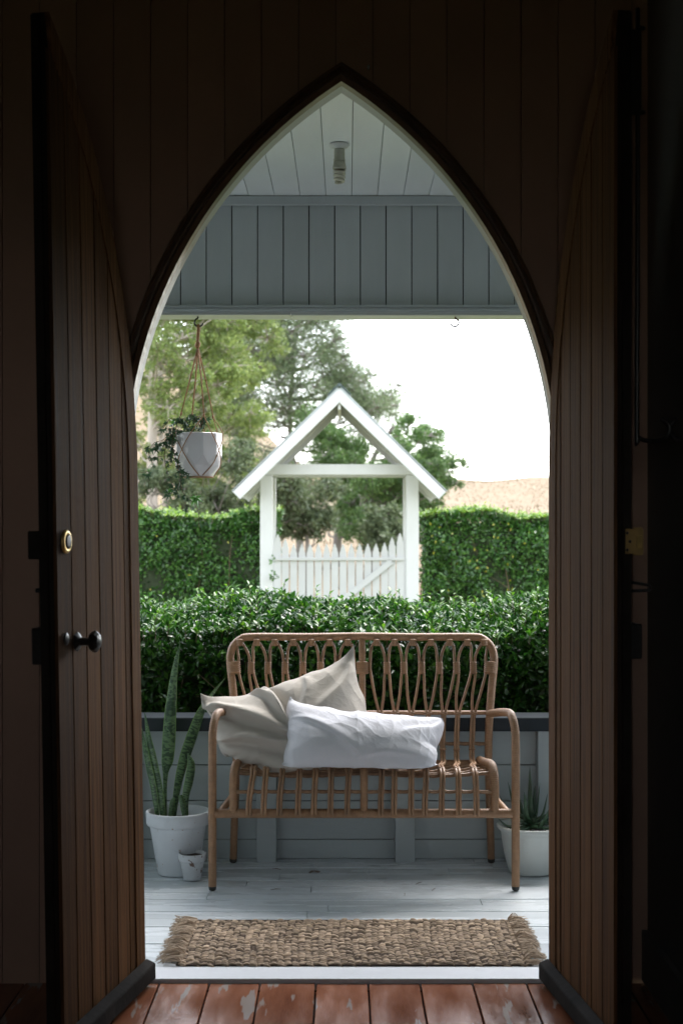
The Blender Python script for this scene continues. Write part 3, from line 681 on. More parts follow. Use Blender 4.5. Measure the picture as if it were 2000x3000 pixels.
# ------------------------------------------------------------------ rattan bench
BX = .083
bench = thing('rattan_bench', (BX, 5.45, 0), 'two-seat natural rattan bench with looped cane back standing on the grey deck', 'bench')
B = lambda rx, y, z: Vector((BX+rx, y, z))
for s in (-1,1):
    pts = [B(s*.5585,5.25,.016),B(s*.5585,5.25,.30),B(s*.5585,5.25,.54),B(s*.557,5.255,.592),B(s*.552,5.275,.628),B(s*.545,5.32,.646),B(s*.53,5.45,.633),B(s*.512,5.60,.610),B(s*.506,5.655,.602)]
    p = smooth_path(pts, 6); j = 12
    lg = wrapped(MB(), p[:j+7], .0158).build('leg', M['rattan'], bench, True)
    MB().lathe([(.008,.0005),(.013,.004),(.0145,.012),(.0145,.018)], (BX+s*.5585,5.25,0), 14).build('foot', M['rubber'], lg, True)
    wrapped(MB(), p[j+6:], .0155).build('arm', M['rattan'], bench, True)
    lg = wrapped(MB(), smooth_path([B(s*.515,5.688,.016),B(s*.510,5.680,.16),B(s*.504,5.668,.285),B(s*.500,5.655,.41)],6), .0152).build('leg', M['rattan'], bench, True)
    MB().lathe([(.008,.0005),(.013,.004),(.0145,.012),(.0145,.018)], (BX+s*.515,5.688,0), 14).build('foot', M['rubber'], lg, True)
    wrapped(MB(), [B(s*.53,5.25,.288),B(s*.505,5.665,.288)], .013).build('side_rail', M['rattan'], bench, True)
    wrapped(MB(), smooth_path([B(s*.481,5.25,.29),B(s*.481,5.248,.38),B(s*.480,5.258,.425),B(s*.477,5.292,.452),B(s*.472,5.36,.452),B(s*.466,5.48,.437),B(s*.460,5.60,.425)],6), .0168).build('seat_frame', M['rattan'], bench, True)
wrapped(MB(), smooth_path([B(0,5.25,.29),B(0,5.248,.38),B(0,5.258,.425),B(0,5.292,.450),B(0,5.36,.447),B(0,5.48,.43),B(0,5.60,.42)],6), .0150).build('seat_frame', M['rattan'], bench, True)
wrapped(MB(), [B(-.548,5.25,.2855),B(0,5.25,.2855),B(.548,5.25,.2855)], .0180).build('front_rail', M['rattan'], bench, True)
wrapped(MB(), [B(-.495,5.645,.405),B(.495,5.645,.405)], .0150).build('rear_rail', M['rattan'], bench, True)
bf = [B(-.500,5.655,.40),B(-.501,5.655,.50),B(-.506,5.660,.60),B(-.517,5.690,.70),B(-.529,5.722,.785),B(-.530,5.735,.825),B(-.519,5.745,.862),B(-.490,5.750,.889),B(-.445,5.752,.899),B(-.22,5.752,.8985)]
bf = bf+[B(0,5.752,.9015)]+[Vector((2*BX-p.x,p.y,p.z)) for p in bf[::-1]]
wrapped(MB(), smooth_path(bf,6), .0162).build('back_frame', M['rattan'], bench, True)
wrapped(MB(), smooth_path([B(0,5.652,.41),B(0,5.66,.60),B(0,5.715,.777),B(0,5.748,.888)],6), .0135).build('centre_post', M['rattan'], bench, True)
def xrod(y, z, r, sag=0, wave=.0025, x0=-.47, x1=.47, wx=None):
    pts = []
    for i in range(121):
        t = i/120; x_ = x0+(x1-x0)*t; sg = sag*(math.sin(PI*((t*2)%1)))
        dmin = min(abs(x_-q_) for q_ in (wx or FR)); pts.append(B(x_, y, z-sg+wave*math.exp(-(dmin/.012)**2)-wave))
    return MB().tube(pts, [r*(1+.06*math.sin(i*1.9)) for i in range(121)], 8)
FR = [-.4227,-.3685,-.3106,-.2425,-.184,-.123,-.0618,.061,.110,.172,.223,.2845,.347,.412]
ST = [-.409,-.362,-.3016,-.238,-.179,-.1206,-.057,.066,.1124,.1744,.229,.289,.347,.409]
KN = [-.441,-.379,-.323,-.261,-.194,-.131,-.068,.070,.131,.194,.261,.323,.379,.441]
BI = [-.516,-.445,-.378,-.309,-.238,-.167,-.099,-.011,.011,.099,.167,.238,.309,.378,.445,.516]
TP = [-.492,-.424,-.352,-.277,-.204,-.131,-.058,.058,.131,.204,.277,.352,.424,.492]
for y,z,r,sg in ((5.2425,.370,.0068,0),(5.29,.432,.0075,.012),(5.37,.428,.0055,.014),(5.47,.420,.0055,.014),(5.56,.413,.0055,.010)):
    xrod(y,z,r,sg,.004,wx=ST).build('cross_rod', M['cane'], bench, True)
xrod(5.655,.484,.0075,0,.003,-.49,.49,KN).build('cross_rod', M['cane'], bench, True)
wrapped(MB(), [B(-.50,5.668,.603),B(.50,5.668,.603)], .0092, .005, 10).build('middle_rail', M['rattan'], bench, True)
def ribbed(a, b_, rx, ry, n=5, up=(1,0,0)):
    a = Vector(a); b_ = Vector(b_); pts = []; rs = []
    for i in range(n*3+1):
        pts.append(a.lerp(b_, i/(n*3))); rs.append(1.0 if i % 3 else .84)
    return MB().tube(pts, rs, 10, True, (rx, ry), up)
for i in range(14):
    half = 0 if i < 7 else 1; bl = BI[i+half]; br = BI[i+half+1]
    fr, st_, kn_, tp = FR[i], ST[i], KN[i], TP[i]; o_ = .0058; rr = .0058
    g = .0068
    def rodpts(s):
        bx = bl+g if s < 0 else br-g
        if i in (0,7) and s < 0: bx += .012 if i == 0 else .014
        if i in (6,13) and s > 0: bx -= .012 if i == 13 else .014
        lo = [B(fr+s*o_,5.2275,.283),B(fr+s*o_,5.2285,.33),B((fr+st_)/2+s*o_,5.231,.385),B(st_+s*o_,5.250,.428),B(st_+s*o_,5.29,.4455),B(st_+s*o_,5.37,.441),
              B(st_*.5+kn_*.5+s*o_,5.47,.434),B(kn_*.97+s*o_,5.555,.428),B(kn_*.975+s*o_,5.600,.440),B(kn_*.98+s*o_,5.628,.485),B(kn_*.99+s*o_,5.648,.545),B(kn_+s*o_*1.0,5.656,.603)]
        hi = [B(kn_+s*(.0075)+(bx-kn_)*.35,5.672,.672),B(kn_+(bx-kn_)*.86,5.698,.738),B(bx,5.712,.777),B(bx-s*.001,5.725,.815)]
        return lo, hi, bx
    lo1, hi1, bx1 = rodpts(-1); lo2, hi2, bx2 = rodpts(1)
    wd = (bx2-bx1)/2; cx = (bx1+bx2)/2
    arc = [B(cx+(tp-cx)*.55-wd*.80,5.738,.848),B(tp-wd*.46,5.743,.872),B(tp,5.744,.8795),B(tp+wd*.46,5.743,.872),B(cx+(tp-cx)*.55+wd*.80,5.738,.848)]
    path = smooth_path(lo1+hi1+arc+hi2[::-1]+lo2[::-1], 4)
    MB().tube(path, rr, 7).build('spindle', M['cane'], bench, True)
    ribbed(B(tp,5.738,.864),B(tp,5.738,.892),.0145,.0165,3).build('binding', M['rattan'], bench, True)
    for yy,zz_,xx,rx_,ry_ in ((5.236,.371,(fr+st_)/2,.0150,.0095),(5.660,.603,kn_,.0155,.0125),(5.285,.441,st_,.0148,.0080)):
        ribbed(B(xx-.003,yy-.0,zz_-.007),B(xx+.003,yy,zz_+.007),rx_,ry_,2).build('binding', M['cane'], bench, True)
    ribbed(B(kn_*.978,5.612,.462),B(kn_*.978,5.616,.470),.0140,.0080,1).build('binding', M['cane'], bench, True)
for j, bi in enumerate(BI):
    if j in (0,15): ribbed(B(bi*.992,5.706,.755),B(bi*1.0,5.722,.800),.026,.0175,6).build('binding', M['rattan'], bench, True)
    elif j in (7,8):
        if j == 7: ribbed(B(0,5.703,.755),B(0,5.719,.800),.027,.0150,6).build('binding', M['rattan'], bench, True)
    else: ribbed(B(bi,5.700,.755),B(bi,5.717,.800),.0142,.0078,6).build('binding', M['rattan'], bench, True)

# ------------------------------------------------------------------ cushions: a small cloth simulation gives them real folds
def cushion(name, n, size, corners, press, steps, pins, material, label, backplane, seatz, seed, folds=(), crump=.003, bulk=.0):
    rs = np.random.RandomState(seed)
    W_, H_ = size; nu = n; nv = max(8, int(round(n*H_/W_)))
    u = np.linspace(0,1,nu); v = np.linspace(0,1,nv)
    C = [np.array(c) for c in corners]                  # TL TR BR BL
    UU, VV = np.meshgrid(u, v)                          # v: 0 top .. 1 bottom
    base = ((1-UU)*(1-VV))[...,None]*C[0]+(UU*(1-VV))[...,None]*C[1]+(UU*VV)[...,None]*C[2]+((1-UU)*VV)[...,None]*C[3]
    nrm = np.cross(C[1]-C[0], C[3]-C[0]); nrm /= np.linalg.norm(nrm)
    if nrm[1] > 0: nrm = -nrm                            # towards the camera
    bulge = (np.sin(PI*UU)*np.sin(PI*VV))**.7
    ix = np.arange(nu*nv).reshape(nv,nu); ib = ix.copy()
    inn = np.zeros((nv,nu), bool); inn[1:-1,1:-1] = True
    ib[inn] = nu*nv+np.arange(inn.sum())
    X = np.zeros((nu*nv+inn.sum(),3))
    X[ix.ravel()] = (base+nrm*(bulge*.05)[...,None]).reshape(-1,3)
    X[ib[inn]] = (base-nrm*(bulge*.05)[...,None])[inn]
    X += rs.normal(scale=.0012, size=X.shape)
    dx, dy = W_/(nu-1), H_/(nv-1)
    sets = []
    def addset(a, b_, L, k): 
        if len(a): sets.append((a.ravel(), b_.ravel(), L, k))
    for I in (ix, ib):
        for p in (0,1):
            addset(I[:,p:-1:2], I[:,p+1::2][:, :I[:,p:-1:2].shape[1]], dx, 1.0)
            addset(I[p:-1:2,:], I[p+1::2,:][:I[p:-1:2].shape[0]], dy, 1.0)
            a = I[p:-1:2,:-1]; b_ = I[p+1::2,1:][:a.shape[0]]; addset(a, b_, math.hypot(dx,dy), .35)
            a = I[p:-1:2,1:]; b_ = I[p+1::2,:-1][:a.shape[0]]; addset(a, b_, math.hypot(dx,dy), .35)
        for p in range(4):
            if p > 1: continue
        for p in (0,1,2,3):
            cols = np.arange(p, nu-2, 4); addset(I[:,cols], I[:,cols+2], 2*dx, bendk)
            rows_ = np.arange(p, nv-2, 4); addset(I[rows_,:], I[rows_+2,:], 2*dy, bendk)
    quads = []
    q = np.stack([ix[:-1,:-1],ix[1:,:-1],ix[1:,1:],ix[:-1,1:]],-1).reshape(-1,4)
    q2 = np.stack([ib[:-1,:-1],ib[:-1,1:],ib[1:,1:],ib[1:,:-1]],-1).reshape(-1,4)
    Q = np.concatenate([q,q2])
    e1 = X[Q[:,2]]-X[Q[:,0]]; e2 = X[Q[:,3]]-X[Q[:,1]]
    if (np.cross(e1,e2)[:len(q)] @ nrm).mean() < 0: Q = Q[:,::-1]
    pin_i = [ix[0,0],ix[0,-1],ix[-1,-1],ix[-1,0]]; pin_x = [C[0],C[1],C[2],C[3]]; pin_w = [.9]*4
    for uu, vv, pos, w_, s_ in pins:
        I = ix if s_ else ib
        pin_i.append(I[int(round(vv*(nv-1))), int(round(uu*(nu-1)))]); pin_x.append(np.array(pos)); pin_w.append(w_)
    pin_i = np.array(pin_i); pin_x = np.array(pin_x); pin_w = np.array(pin_w)[:,None]
    V = np.zeros_like(X); dt = .012
    for it in range(steps):
        e1 = X[Q[:,2]]-X[Q[:,0]]; e2 = X[Q[:,3]]-X[Q[:,1]]; fn = np.cross(e1,e2)*.5
        A = np.zeros_like(X)
        for k in range(4): A += np.stack([np.bincount(Q[:,k], fn[:,d], len(X)) for d in range(3)], 1)
        # pressure falls as the volume grows, as a filling does
        vol = abs((X[Q].mean(1)*fn).sum()/3)
        pr = press*max(0.0, min(3.0, (target_vol(W_,H_,bulk)/max(vol,1e-6))-1+.25))
        A = A/(dx*dy*.25)*pr; A[:,2] -= 2.2
        V = (V+A*dt)*.94; Xn = X+V*dt
        for k in range(7):
            for a, b_, L, kk_ in sets:
                d = Xn[b_]-Xn[a]; l = np.sqrt((d*d).sum(1))+1e-9
                if kk_ < .3: s = np.where(l < L, (l-L)/l, 0)*.5*kk_
                else: s = (l-L)/l*.5*kk_
                d *= s[:,None]; Xn[a] += d; Xn[b_] -= d
            Xn[pin_i] += (pin_x-Xn[pin_i])*pin_w
            Xn[:,2] = np.maximum(Xn[:,2], seatz)
            # lean on the backrest: y <= y0 + k*(z)
            lim = backplane[0]+backplane[1]*(Xn[:,2]-.45); Xn[:,1] = np.minimum(Xn[:,1], lim)
        V = (Xn-X)/dt*.9; X = Xn
    # the seam is stiff: relax its scallops, and the small ripples near it
    ring = np.concatenate([ix[0,:-1], ix[:-1,-1], ix[-1,:0:-1], ix[:0:-1,0]]); corner = np.isin(ring, [ix[0,0],ix[0,-1],ix[-1,-1],ix[-1,0]])
    for it in range(22):
        r_ = X[ring]; sm = .5*r_+.25*(np.roll(r_,1,0)+np.roll(r_,-1,0)); sm[corner] = r_[corner]; X[ring] = sm
    for I in (ix, ib):
        for it in range(3):
            G = X[I]; Lp = (G[:-2,1:-1]+G[2:,1:-1]+G[1:-1,:-2]+G[1:-1,2:])/4; G2 = G.copy(); G2[1:-1,1:-1] = .45*G[1:-1,1:-1]+.55*Lp
            X[I[1:-1,1:-1]] = G2[1:-1,1:-1]
        for it in range(10):      # rows next to the seam follow the relaxed seam
            G = X[I]; Lp = (G[:-2,1:-1]+G[2:,1:-1]+G[1:-1,:-2]+G[1:-1,2:])/4
            dd_ = np.minimum(np.minimum(np.arange(1,nv-1), nv-2-np.arange(1,nv-1)+1)[:,None], np.minimum(np.arange(1,nu-1), nu-1-np.arange(1,nu-1))[None,:])
            wt = np.clip((8-dd_)/8.0,0,1)[...,None]*.7
            X[I[1:-1,1:-1]] = G[1:-1,1:-1]*(1-wt)+Lp*wt
    me = bpy.data.meshes.new(name); me.from_pydata([tuple(p) for p in X], [], [tuple(int(i) for i in f) for f in Q])
    uvl = me.uv_layers.new(name='UVMap'); uvv = np.zeros((len(X),2))
    uvv[ix.ravel()] = np.stack([UU, VV],-1).reshape(-1,2); uvv[ib[inn]] = np.stack([UU, VV],-1)[inn]
    li = np.zeros(len(me.loops), np.int32); me.loops.foreach_get('vertex_index', li); uvl.data.foreach_set('uv', uvv[li].ravel().astype(np.float32))
    tmp = bpy.data.objects.new('tmp', me); COL.objects.link(tmp); m_ = tmp.modifiers.new('s','SUBSURF'); m_.levels = 2; m_.uv_smooth = 'NONE'
    dg = bpy.context.evaluated_depsgraph_get(); me2 = bpy.data.meshes.new_from_object(tmp.evaluated_get(dg)); bpy.data.objects.remove(tmp)
    nv_ = len(me2.vertices); co = np.zeros(nv_*3, np.float32); me2.vertices.foreach_get('co', co); co = co.reshape(-1,3)
    no = np.zeros(nv_*3, np.float32); me2.vertices.foreach_get('normal', no); no = no.reshape(-1,3)
    nl = len(me2.loops); li = np.zeros(nl, np.int32); me2.loops.foreach_get('vertex_index', li); uu_ = np.zeros(nl*2, np.float32)
    me2.uv_layers[0].data.foreach_get('uv', uu_); uu_ = uu_.reshape(-1,2); vu = np.zeros((nv_,2)); vu[li] = uu_
    pu = vu*np.array([W_,H_])
    edge = np.minimum(np.minimum(vu[:,0],1-vu[:,0])*W_, np.minimum(vu[:,1],1-vu[:,1])*H_)
    d = crumple(pu, seed, crump)*(.25+.75*ss_(edge/.07))*ss_(edge/.012)
    for (a, b_, hgt, wid) in folds:
        A_ = np.array(a)*[W_,H_]; B_ = np.array(b_)*[W_,H_]; ab = B_-A_; L_ = np.linalg.norm(ab); ab = ab/L_
        t = (pu-A_)@ab/L_; side = (pu-A_)@np.array([-ab[1],ab[0]])+.012*np.sin(t*5)
        tap = ss_((t+.08)/.25)*ss_((1.08-t)/.3); ww = wid*(.45+.8*t)
        asym = np.where(side > 0, ww*.55, ww*1.5)
        d += hgt*tap*(np.exp(-(side/asym)**2)-.45*np.exp(-((side-ww*1.4)/ww)**2))*(no[:,1] < .3)
    co += no*d[:,None]; me2.vertices.foreach_set('co', co.ravel().astype(np.float32)); me2.update()
    uu_ = uu_*np.array([W_/.6, H_/.6]); me2.uv_layers[0].data.foreach_set('uv', uu_.ravel().astype(np.float32))
    me2.shade_smooth(); me2.materials.clear(); me2.materials.append(material); me2.name = name
    o = bpy.data.objects.new(name, me2); COL.objects.link(o)
    return o, X, ix
def ss_(t): t = np.clip(t,0,1); return t*t*(3-2*t)
def vnoise(p, seed):
    i = np.floor(p).astype(np.int64); f = p-i; f = f*f*(3-2*f)
    def h(a, b_): 
        n_ = (a*374761393+b_*668265263+seed*1442695041) & 0xffffffff; n_ = ((n_^(n_>>13))*1274126177) & 0xffffffff
        return ((n_^(n_>>16)) & 0xffff)/65535.0
    x0,y0 = i[:,0],i[:,1]
    return (h(x0,y0)*(1-f[:,0])+h(x0+1,y0)*f[:,0])*(1-f[:,1])+(h(x0,y0+1)*(1-f[:,0])+h(x0+1,y0+1)*f[:,0])*f[:,1]
def crumple(p, seed, amp):
    """creased cloth: sharp little ridges running in several directions, patchy"""
    out = np.zeros(len(p)); rs = np.random.RandomState(seed)
    for k, (wl, st_, a) in enumerate([(.13,2.2,1.0),(.10,2.8,.8),(.075,3.0,.6),(.05,3.2,.42),(.04,3.0,.35),(.027,3.0,.22),(.018,2.5,.13),(.012,2,.08)]):
        th = rs.uniform(0,PI); c,s_ = math.cos(th), math.sin(th); q = p@np.array([[c,-s_],[s_,c]])
        q = q+.35*wl*np.stack([vnoise(p/wl*1.3,seed+50+k),vnoise(p/wl*1.3,seed+70+k)],-1)
        n_ = vnoise(q/np.array([wl*st_,wl])+3.3, seed+k)*2-1
        patch = ss_((vnoise(p/(wl*2.2)+9, seed+20+k)-.25)/.5)
        out += a*((1-np.abs(n_))**3-.3)*patch
    return out*amp
bendk = .04
def target_vol(W_, H_, bulk): return W_*H_*bulk
v3 = lambda p: (p.x, p.y, p.z)
beige, BXs, Bix = cushion('cushion', 72, (.655,.56),
    [v3(P(584,2026,5.42)), v3(P(1037,1884,5.60)), v3(P(1116,2240,5.53)), v3(P(756,2240,5.58))], 16, 150,
    [(.40,0,v3(P(770,2003,5.56)),.5,1), (.55,0,v3(P(834,1964,5.57)),.35,1), (.70,0,v3(P(903,1938,5.58)),.45,1), (.86,0,v3(P(968,1922,5.59)),.2,1), (.17,0,v3(P(655,2014,5.48)),.2,1), (.40,0.02,v3(P(772,2006,5.56)),.4,1), (.50,.47,v3(P(842,2165,5.47)),.35,1),
     (.0,.22,v3(P(641,2084,5.43)),.5,1), (.0,.55,v3(P(652,2170,5.48)),.3,1), (1,.35,v3(P(1088,2000,5.585)),.4,1),
     (.30,1,v3(P(770,2256,5.40)),.4,1)],
    M['beige_linen'], '', (5.60,.30), .452, 3, folds=[((.41,-.02),(.53,.50),-.032,.019),((.33,.02),(.52,.46),.020,.016),((.02,.08),(.55,.52),.032,.024),((.06,.34),(.58,.62),.036,.024),((.16,.70),(.62,.74),.028,.024),((.66,.06),(.55,.42),.012,.026),((.95,.08),(.62,.42),.013,.032)], crump=.0050, bulk=.078)
tag(beige, 'large crumpled beige linen cushion leaning in the corner of the rattan bench', 'cushion', 'linen cushions on the bench')
white, WXs, Wix = cushion('cushion', 72, (.635,.375),
    [v3(P(850,2035,5.42)), v3(P(1296,2103,5.40)), v3(P(1284,2266,5.30)), v3(P(838,2240,5.28))], 16, 140,
    [(.33,1,v3(P(950,2266,5.27)),.3,1),(.66,1,v3(P(1130,2262,5.28)),.3,1),(.15,0,v3(P(905,2050,5.42)),.4,1),(.3,0,v3(P(975,2056,5.42)),.5,1),(.5,0,v3(P(1068,2072,5.42)),.5,1),(.72,0,v3(P(1175,2088,5.42)),.5,1),(.88,0,v3(P(1248,2098,5.41)),.4,1),(1,.5,v3(P(1290,2180,5.36)),.3,1),(.02,.5,v3(P(848,2140,5.34)),.3,1)],
    M['white_linen'], '', (5.52,.25), .455, 9, folds=[((.12,.30),(.62,.80),.007,.018),((.45,.75),(.92,.62),.006,.02),((.95,.1),(.7,.5),.006,.02)], crump=.0052, bulk=.078)
tag(white, 'small oblong white linen cushion lying against the larger beige cushion', 'cushion', 'linen cushions on the bench')

# ------------------------------------------------------------------ jute rug
rug = thing('jute_rug', (0,4.6,0), 'chunky woven jute door mat with frayed fringes on the white deck', 'rug')
RYn, RYf = 4.335, 4.83; RX_0, RX_1 = -.500, .575
nc, nr = 50, 34
vs = []; fs = []; rn_ = []
cw = (RX_1-RX_0)/nc; rh_ = (RYf-RYn)/nr
rr_ = random.Random(5)
for c in range(nc):
    for r in range(nr):
        cx = RX_0+(c+.5)*cw; cy = RYn+(r+.5)*rh_+rr_.gauss(0,.0022)+(.25*rh_ if c % 2 else -.25*rh_)
        cx += .006*math.sin(cy*9+1)+rr_.gauss(0,.0014); cy += .006*math.sin(cx*7)
        l = cw*.74; w_ = rh_*.43; h_ = .0105+rr_.uniform(-.004,.0035); tilt = (1.25 if c % 2 else -1.25)*w_+rr_.gauss(0,.0028)
        base = len(vs)
        for s_, hz, wz in ((-1,.002,.55),(-.55,h_*.85,.95),(0,h_,1.0),(.55,h_*.85,.95),(1,.002,.55)):
            x_ = cx+s_*l; y_ = cy+s_*tilt
            vs += [(x_, y_-w_*wz, hz*.35+.001),(x_, y_-w_*wz*.55, hz*.86+.001),(x_, y_+w_*wz*.1, hz+.001),(x_, y_+w_*wz*.7, hz*.7+.001),(x_, y_+w_*wz, hz*.3+.001)]
        for i in range(4):
            for j in range(4):
                a = base+i*5+j; fs.append((a,a+5,a+6,a+1)); rn_.append(0)
        v_ = rr_.random()
        rn_[-16:] = [v_]*16
wv = npmesh('woven_strands', vs, fs, M['jute'], rug, rnd=rn_, smooth=True); wv['kind'] = 'stuff'
b = MB().box(RX_0-.004, RX_1+.004, RYn-.002, RYf+.004, .0045, .0075).build('rug_backing', M['soil'], rug)
fv = MB()
for s in (-1,1):
    xe = RX_0 if s < 0 else RX_1
    for i in range(330):
        y = RYn+(RYf-RYn)*rr_.random(); x_ = xe-s*.012; z = rr_.uniform(.006,.014)
        cl = math.sin(y*60+s)*.5+.5
        ln_ = rr_.uniform(.045,.085)*(1.0 if s < 0 else .85); dy = rr_.gauss(0,.010)+.012*math.sin(y*42)
        lift = rr_.uniform(.0,.022)*cl
        pts = [(x_,y,z),(x_+s*ln_*.35,y+dy*.4,z+lift),(x_+s*ln_*.7,y+dy+rr_.gauss(0,.006),max(.006,z+lift*.7)),(x_+s*ln_,y+dy*1.5+rr_.gauss(0,.011),rr_.uniform(.0055,.012))]
        fv.tube(smooth_path(pts,2), [.0017,.0018,.0016,.0015,.0013,.0012,.0009], 4)
fo = fv.build('fringe', M['jute_fray'], rug, True); fo['kind'] = 'stuff'

# ------------------------------------------------------------------ pots and plants
def strip_leaf(name, pts, widths, m, parent, n=26, cup=.22, twist=0, face=(0,-1,0)):
    path = smooth_path(pts, 8); k = len(path); mb = MB(); NU = 7; uv = []
    wpt = np.interp(np.linspace(0,1,k), np.linspace(0,1,len(widths)), widths)
    for i, p in enumerate(path):
        T = (path[min(i+1,k-1)]-path[max(i-1,0)]).normalized(); f_ = Vector(face); f_ = Matrix.Rotation(twist*i/k, 3, 'Z') @ f_
        X_ = T.cross(f_).normalized(); N_ = X_.cross(T).normalized()
        for j in range(NU):
            t = j/(NU-1)*2-1; mb.v.append(tuple(p+X_*t*wpt[i]*.43+N_*(t*t-.4)*wpt[i]*cup*-1)); uv.append((j/(NU-1), i/(k-1)))
    off = len(mb.v)
    for i, p in enumerate(path):        # back face, a few millimetres behind
        for j in range(NU):
            t = j/(NU-1)*2-1; q = Vector(mb.v[i*NU+j]); mb.v.append(tuple(q+Vector((0,1,0))*.0045*(1-t*t))); uv.append((j/(NU-1), i/(k-1)))
    for i in range(k-1):
        for j in range(NU-1):
            a = i*NU+j; mb.f.append((a,a+1,a+NU+1,a+NU)); a += off; mb.f.append((a,a+NU,a+NU+1,a+1))
    o = mb.build(name, m, parent, True); me = o.data; ul = me.uv_layers.new(name='UVMap')
    for l in me.loops: ul.data[l.index].uv = uv[l.vertex_index]
    return o
PX, PY = P(522,2380,5.52).x, 5.52
sp_ = thing('snake_plant', (PX,PY,0), 'tall mottled snake plant in a large whitewashed terracotta pot', 'potted plant')
MB().lathe([(.070,.0015),(.078,.003),(.0795,.008),(.108,.185),(.110,.190),(.1195,.192),(.1225,.197),(.1245,.240),(.122,.2435),(.114,.2435),(.112,.238),(.104,.20),(.075,.17)], (PX,PY,0), 48, .006).build('pot', M['bigpot'], sp_, True)
MB().lathe([(.104,.202),(.05,.206),(.001,.207)], (PX,PY,0), 24).build('soil', M['soil'], sp_)
zb_ = .205
def PB(px, D): p = P(px,2400,D); return Vector((p.x,p.y,zb_))
strip_leaf('leaf', [PB(484,5.52),P(484,2330,5.52),P(485,2265,5.52),P(492,2210,5.51),P(500,2080,5.51),P(511,1970,5.52),P(528,1884,5.53)], [.017,.015,.016,.024,.052,.060,.052,.036,.022,.003], M['snake'], sp_)
strip_leaf('leaf', [PB(478,5.50),P(468,2330,5.49),P(450,2240,5.46),P(434,2160,5.44),P(424,2085,5.43)], [.024,.036,.042,.040,.024,.003], M['snake'], sp_, face=(-.5,-1,0))
strip_leaf('leaf', [PB(462,5.50),P(448,2310,5.48),P(430,2225,5.45),P(412,2120,5.44)], [.022,.034,.040,.030,.003], M['snake'], sp_, face=(-.6,-1,0))
strip_leaf('leaf', [PB(510,5.54),P(522,2310,5.55),P(540,2235,5.57),P(565,2160,5.58),P(592,2085,5.60),P(622,2035,5.62),P(660,1986,5.64)], [.026,.036,.048,.060,.062,.050,.030,.016,.003], M['snake'], sp_, face=(.9,-1,0))
strip_leaf('leaf', [PB(548,5.50),P(546,2340,5.49),P(557,2285,5.48),P(562,2240,5.48),P(551,2208,5.48)], [.020,.030,.044,.046,.036,.004], M['snake'], sp_, face=(.7,-1,0))
strip_leaf('leaf', [PB(498,5.49),P(505,2352,5.48),P(512,2338,5.47)], [.020,.022,.006], M['snake'], sp_)
strip_leaf('leaf', [PB(545,5.47),P(536,2360,5.47),P(528,2330,5.47)], [.022,.026,.018], M['snake'], sp_)
SX, SY = P(563,2500,5.41).x, 5.415
tp_ = thing('small_pot', (SX,SY,0), 'small flaking whitewashed terracotta pot, empty, in front of the snake plant pot', 'flowerpot')
MB().lathe([(.028,.0015),(.0325,.003),(.0335,.006),(.0455,.070),(.0465,.073),(.0515,.074),(.0525,.077),(.0540,.1005),(.0525,.1025),(.0490,.1025),(.0478,.098),(.040,.060)], (SX,SY,0), 40, .01).build('pot', M['smallpot'], tp_, True)
MB().lathe([(.0460,.0905),(.02,.0915),(.001,.092)], (SX,SY,0), 20).build('soil', M['soil'], tp_)
AX_, AY_ = P(1556,2440,5.52).x, 5.53
al = thing('aloe_plant', (AX_,AY_,0), 'dark green aloe in a speckled white bowl pot to the right of the bench', 'potted plant')
MB().lathe([(.070,.0015),(.082,.004),(.088,.012),(.104,.07),(.113,.12),(.116,.150),(.118,.162),(.128,.170),(.135,.178),(.136,.186),(.130,.188),(.120,.184),(.112,.170),(.095,.12)], (AX_,AY_,0), 48, .006).build('pot', M['rightpot'], al, True)
MB().lathe([(.112,.163),(.05,.166),(.001,.166)], (AX_,AY_,0), 24).build('soil', M['soil'], al)
ico = bpy.data.meshes.new('tmp'); bm = bmesh.new(); bmesh.ops.create_icosphere(bm, subdivisions=1, radius=1); bm.to_mesh(ico); bm.free()
iv = np.array([v.co[:] for v in ico.vertices]); if_ = np.array([p.vertices[:] for p in ico.polygons])
pv = []; pf = []
for i in range(300):
    a = random.uniform(0,2*PI); r = .106*math.sqrt(random.random()); s_ = random.uniform(.003,.0058)
    pv.append(iv*np.array([s_,s_*.9,s_*.7])*1.0+np.array([AX_+r*math.cos(a), AY_+r*math.sin(a), .1665+random.uniform(0,.004)])); pf.append(if_+i*len(iv))
g_ = npmesh('pebbles', np.concatenate(pv), np.concatenate(pf), M['pebble'], al); g_['kind'] = 'stuff'
ac = Vector((AX_, AY_, .172))
def aloe_leaf(tip, w0=.030, bend=.25):
    tip = Vector(tip); d = tip-ac; L = d.length; mid = ac+d*.45+Vector((d.x*bend,d.y*bend,-L*bend*.25)); pts = smooth_path([ac+Vector((d.x*.04,d.y*.04,.004)), ac+d*.18+Vector((d.x*bend*.5,d.y*bend*.5,0)), mid, tip], 6)
    k = len(pts); X_ = d.cross(Vector((0,0,1))).normalized(); mb = MB(); NS = 8
    for i, p in enumerate(pts):
        t = i/(k-1); w_ = w0*(.75+.5*t if t < .25 else (1-(t-.25)/.75)**.8*.875+.0)+.0008; T = (pts[min(i+1,k-1)]-pts[max(0,i-1)]).normalized(); N_ = X_.cross(T).normalized()
        for j in range(NS):
            a = 2*PI*j/NS; yy = math.sin(a)*.30*w_; xx = math.cos(a)*w_*.5
            if yy > 0: yy = yy*.25-.0
            mb.v.append(tuple(p+X_*xx+N_*(-yy)*(1 if N_.z > 0 else -1)))
    for i in range(k-1):
        for j in range(NS): mb.f.append((i*NS+j,i*NS+(j+1)%NS,(i+1)*NS+(j+1)%NS,(i+1)*NS+j))
    mb.build('leaf', M['aloe'], al, True)
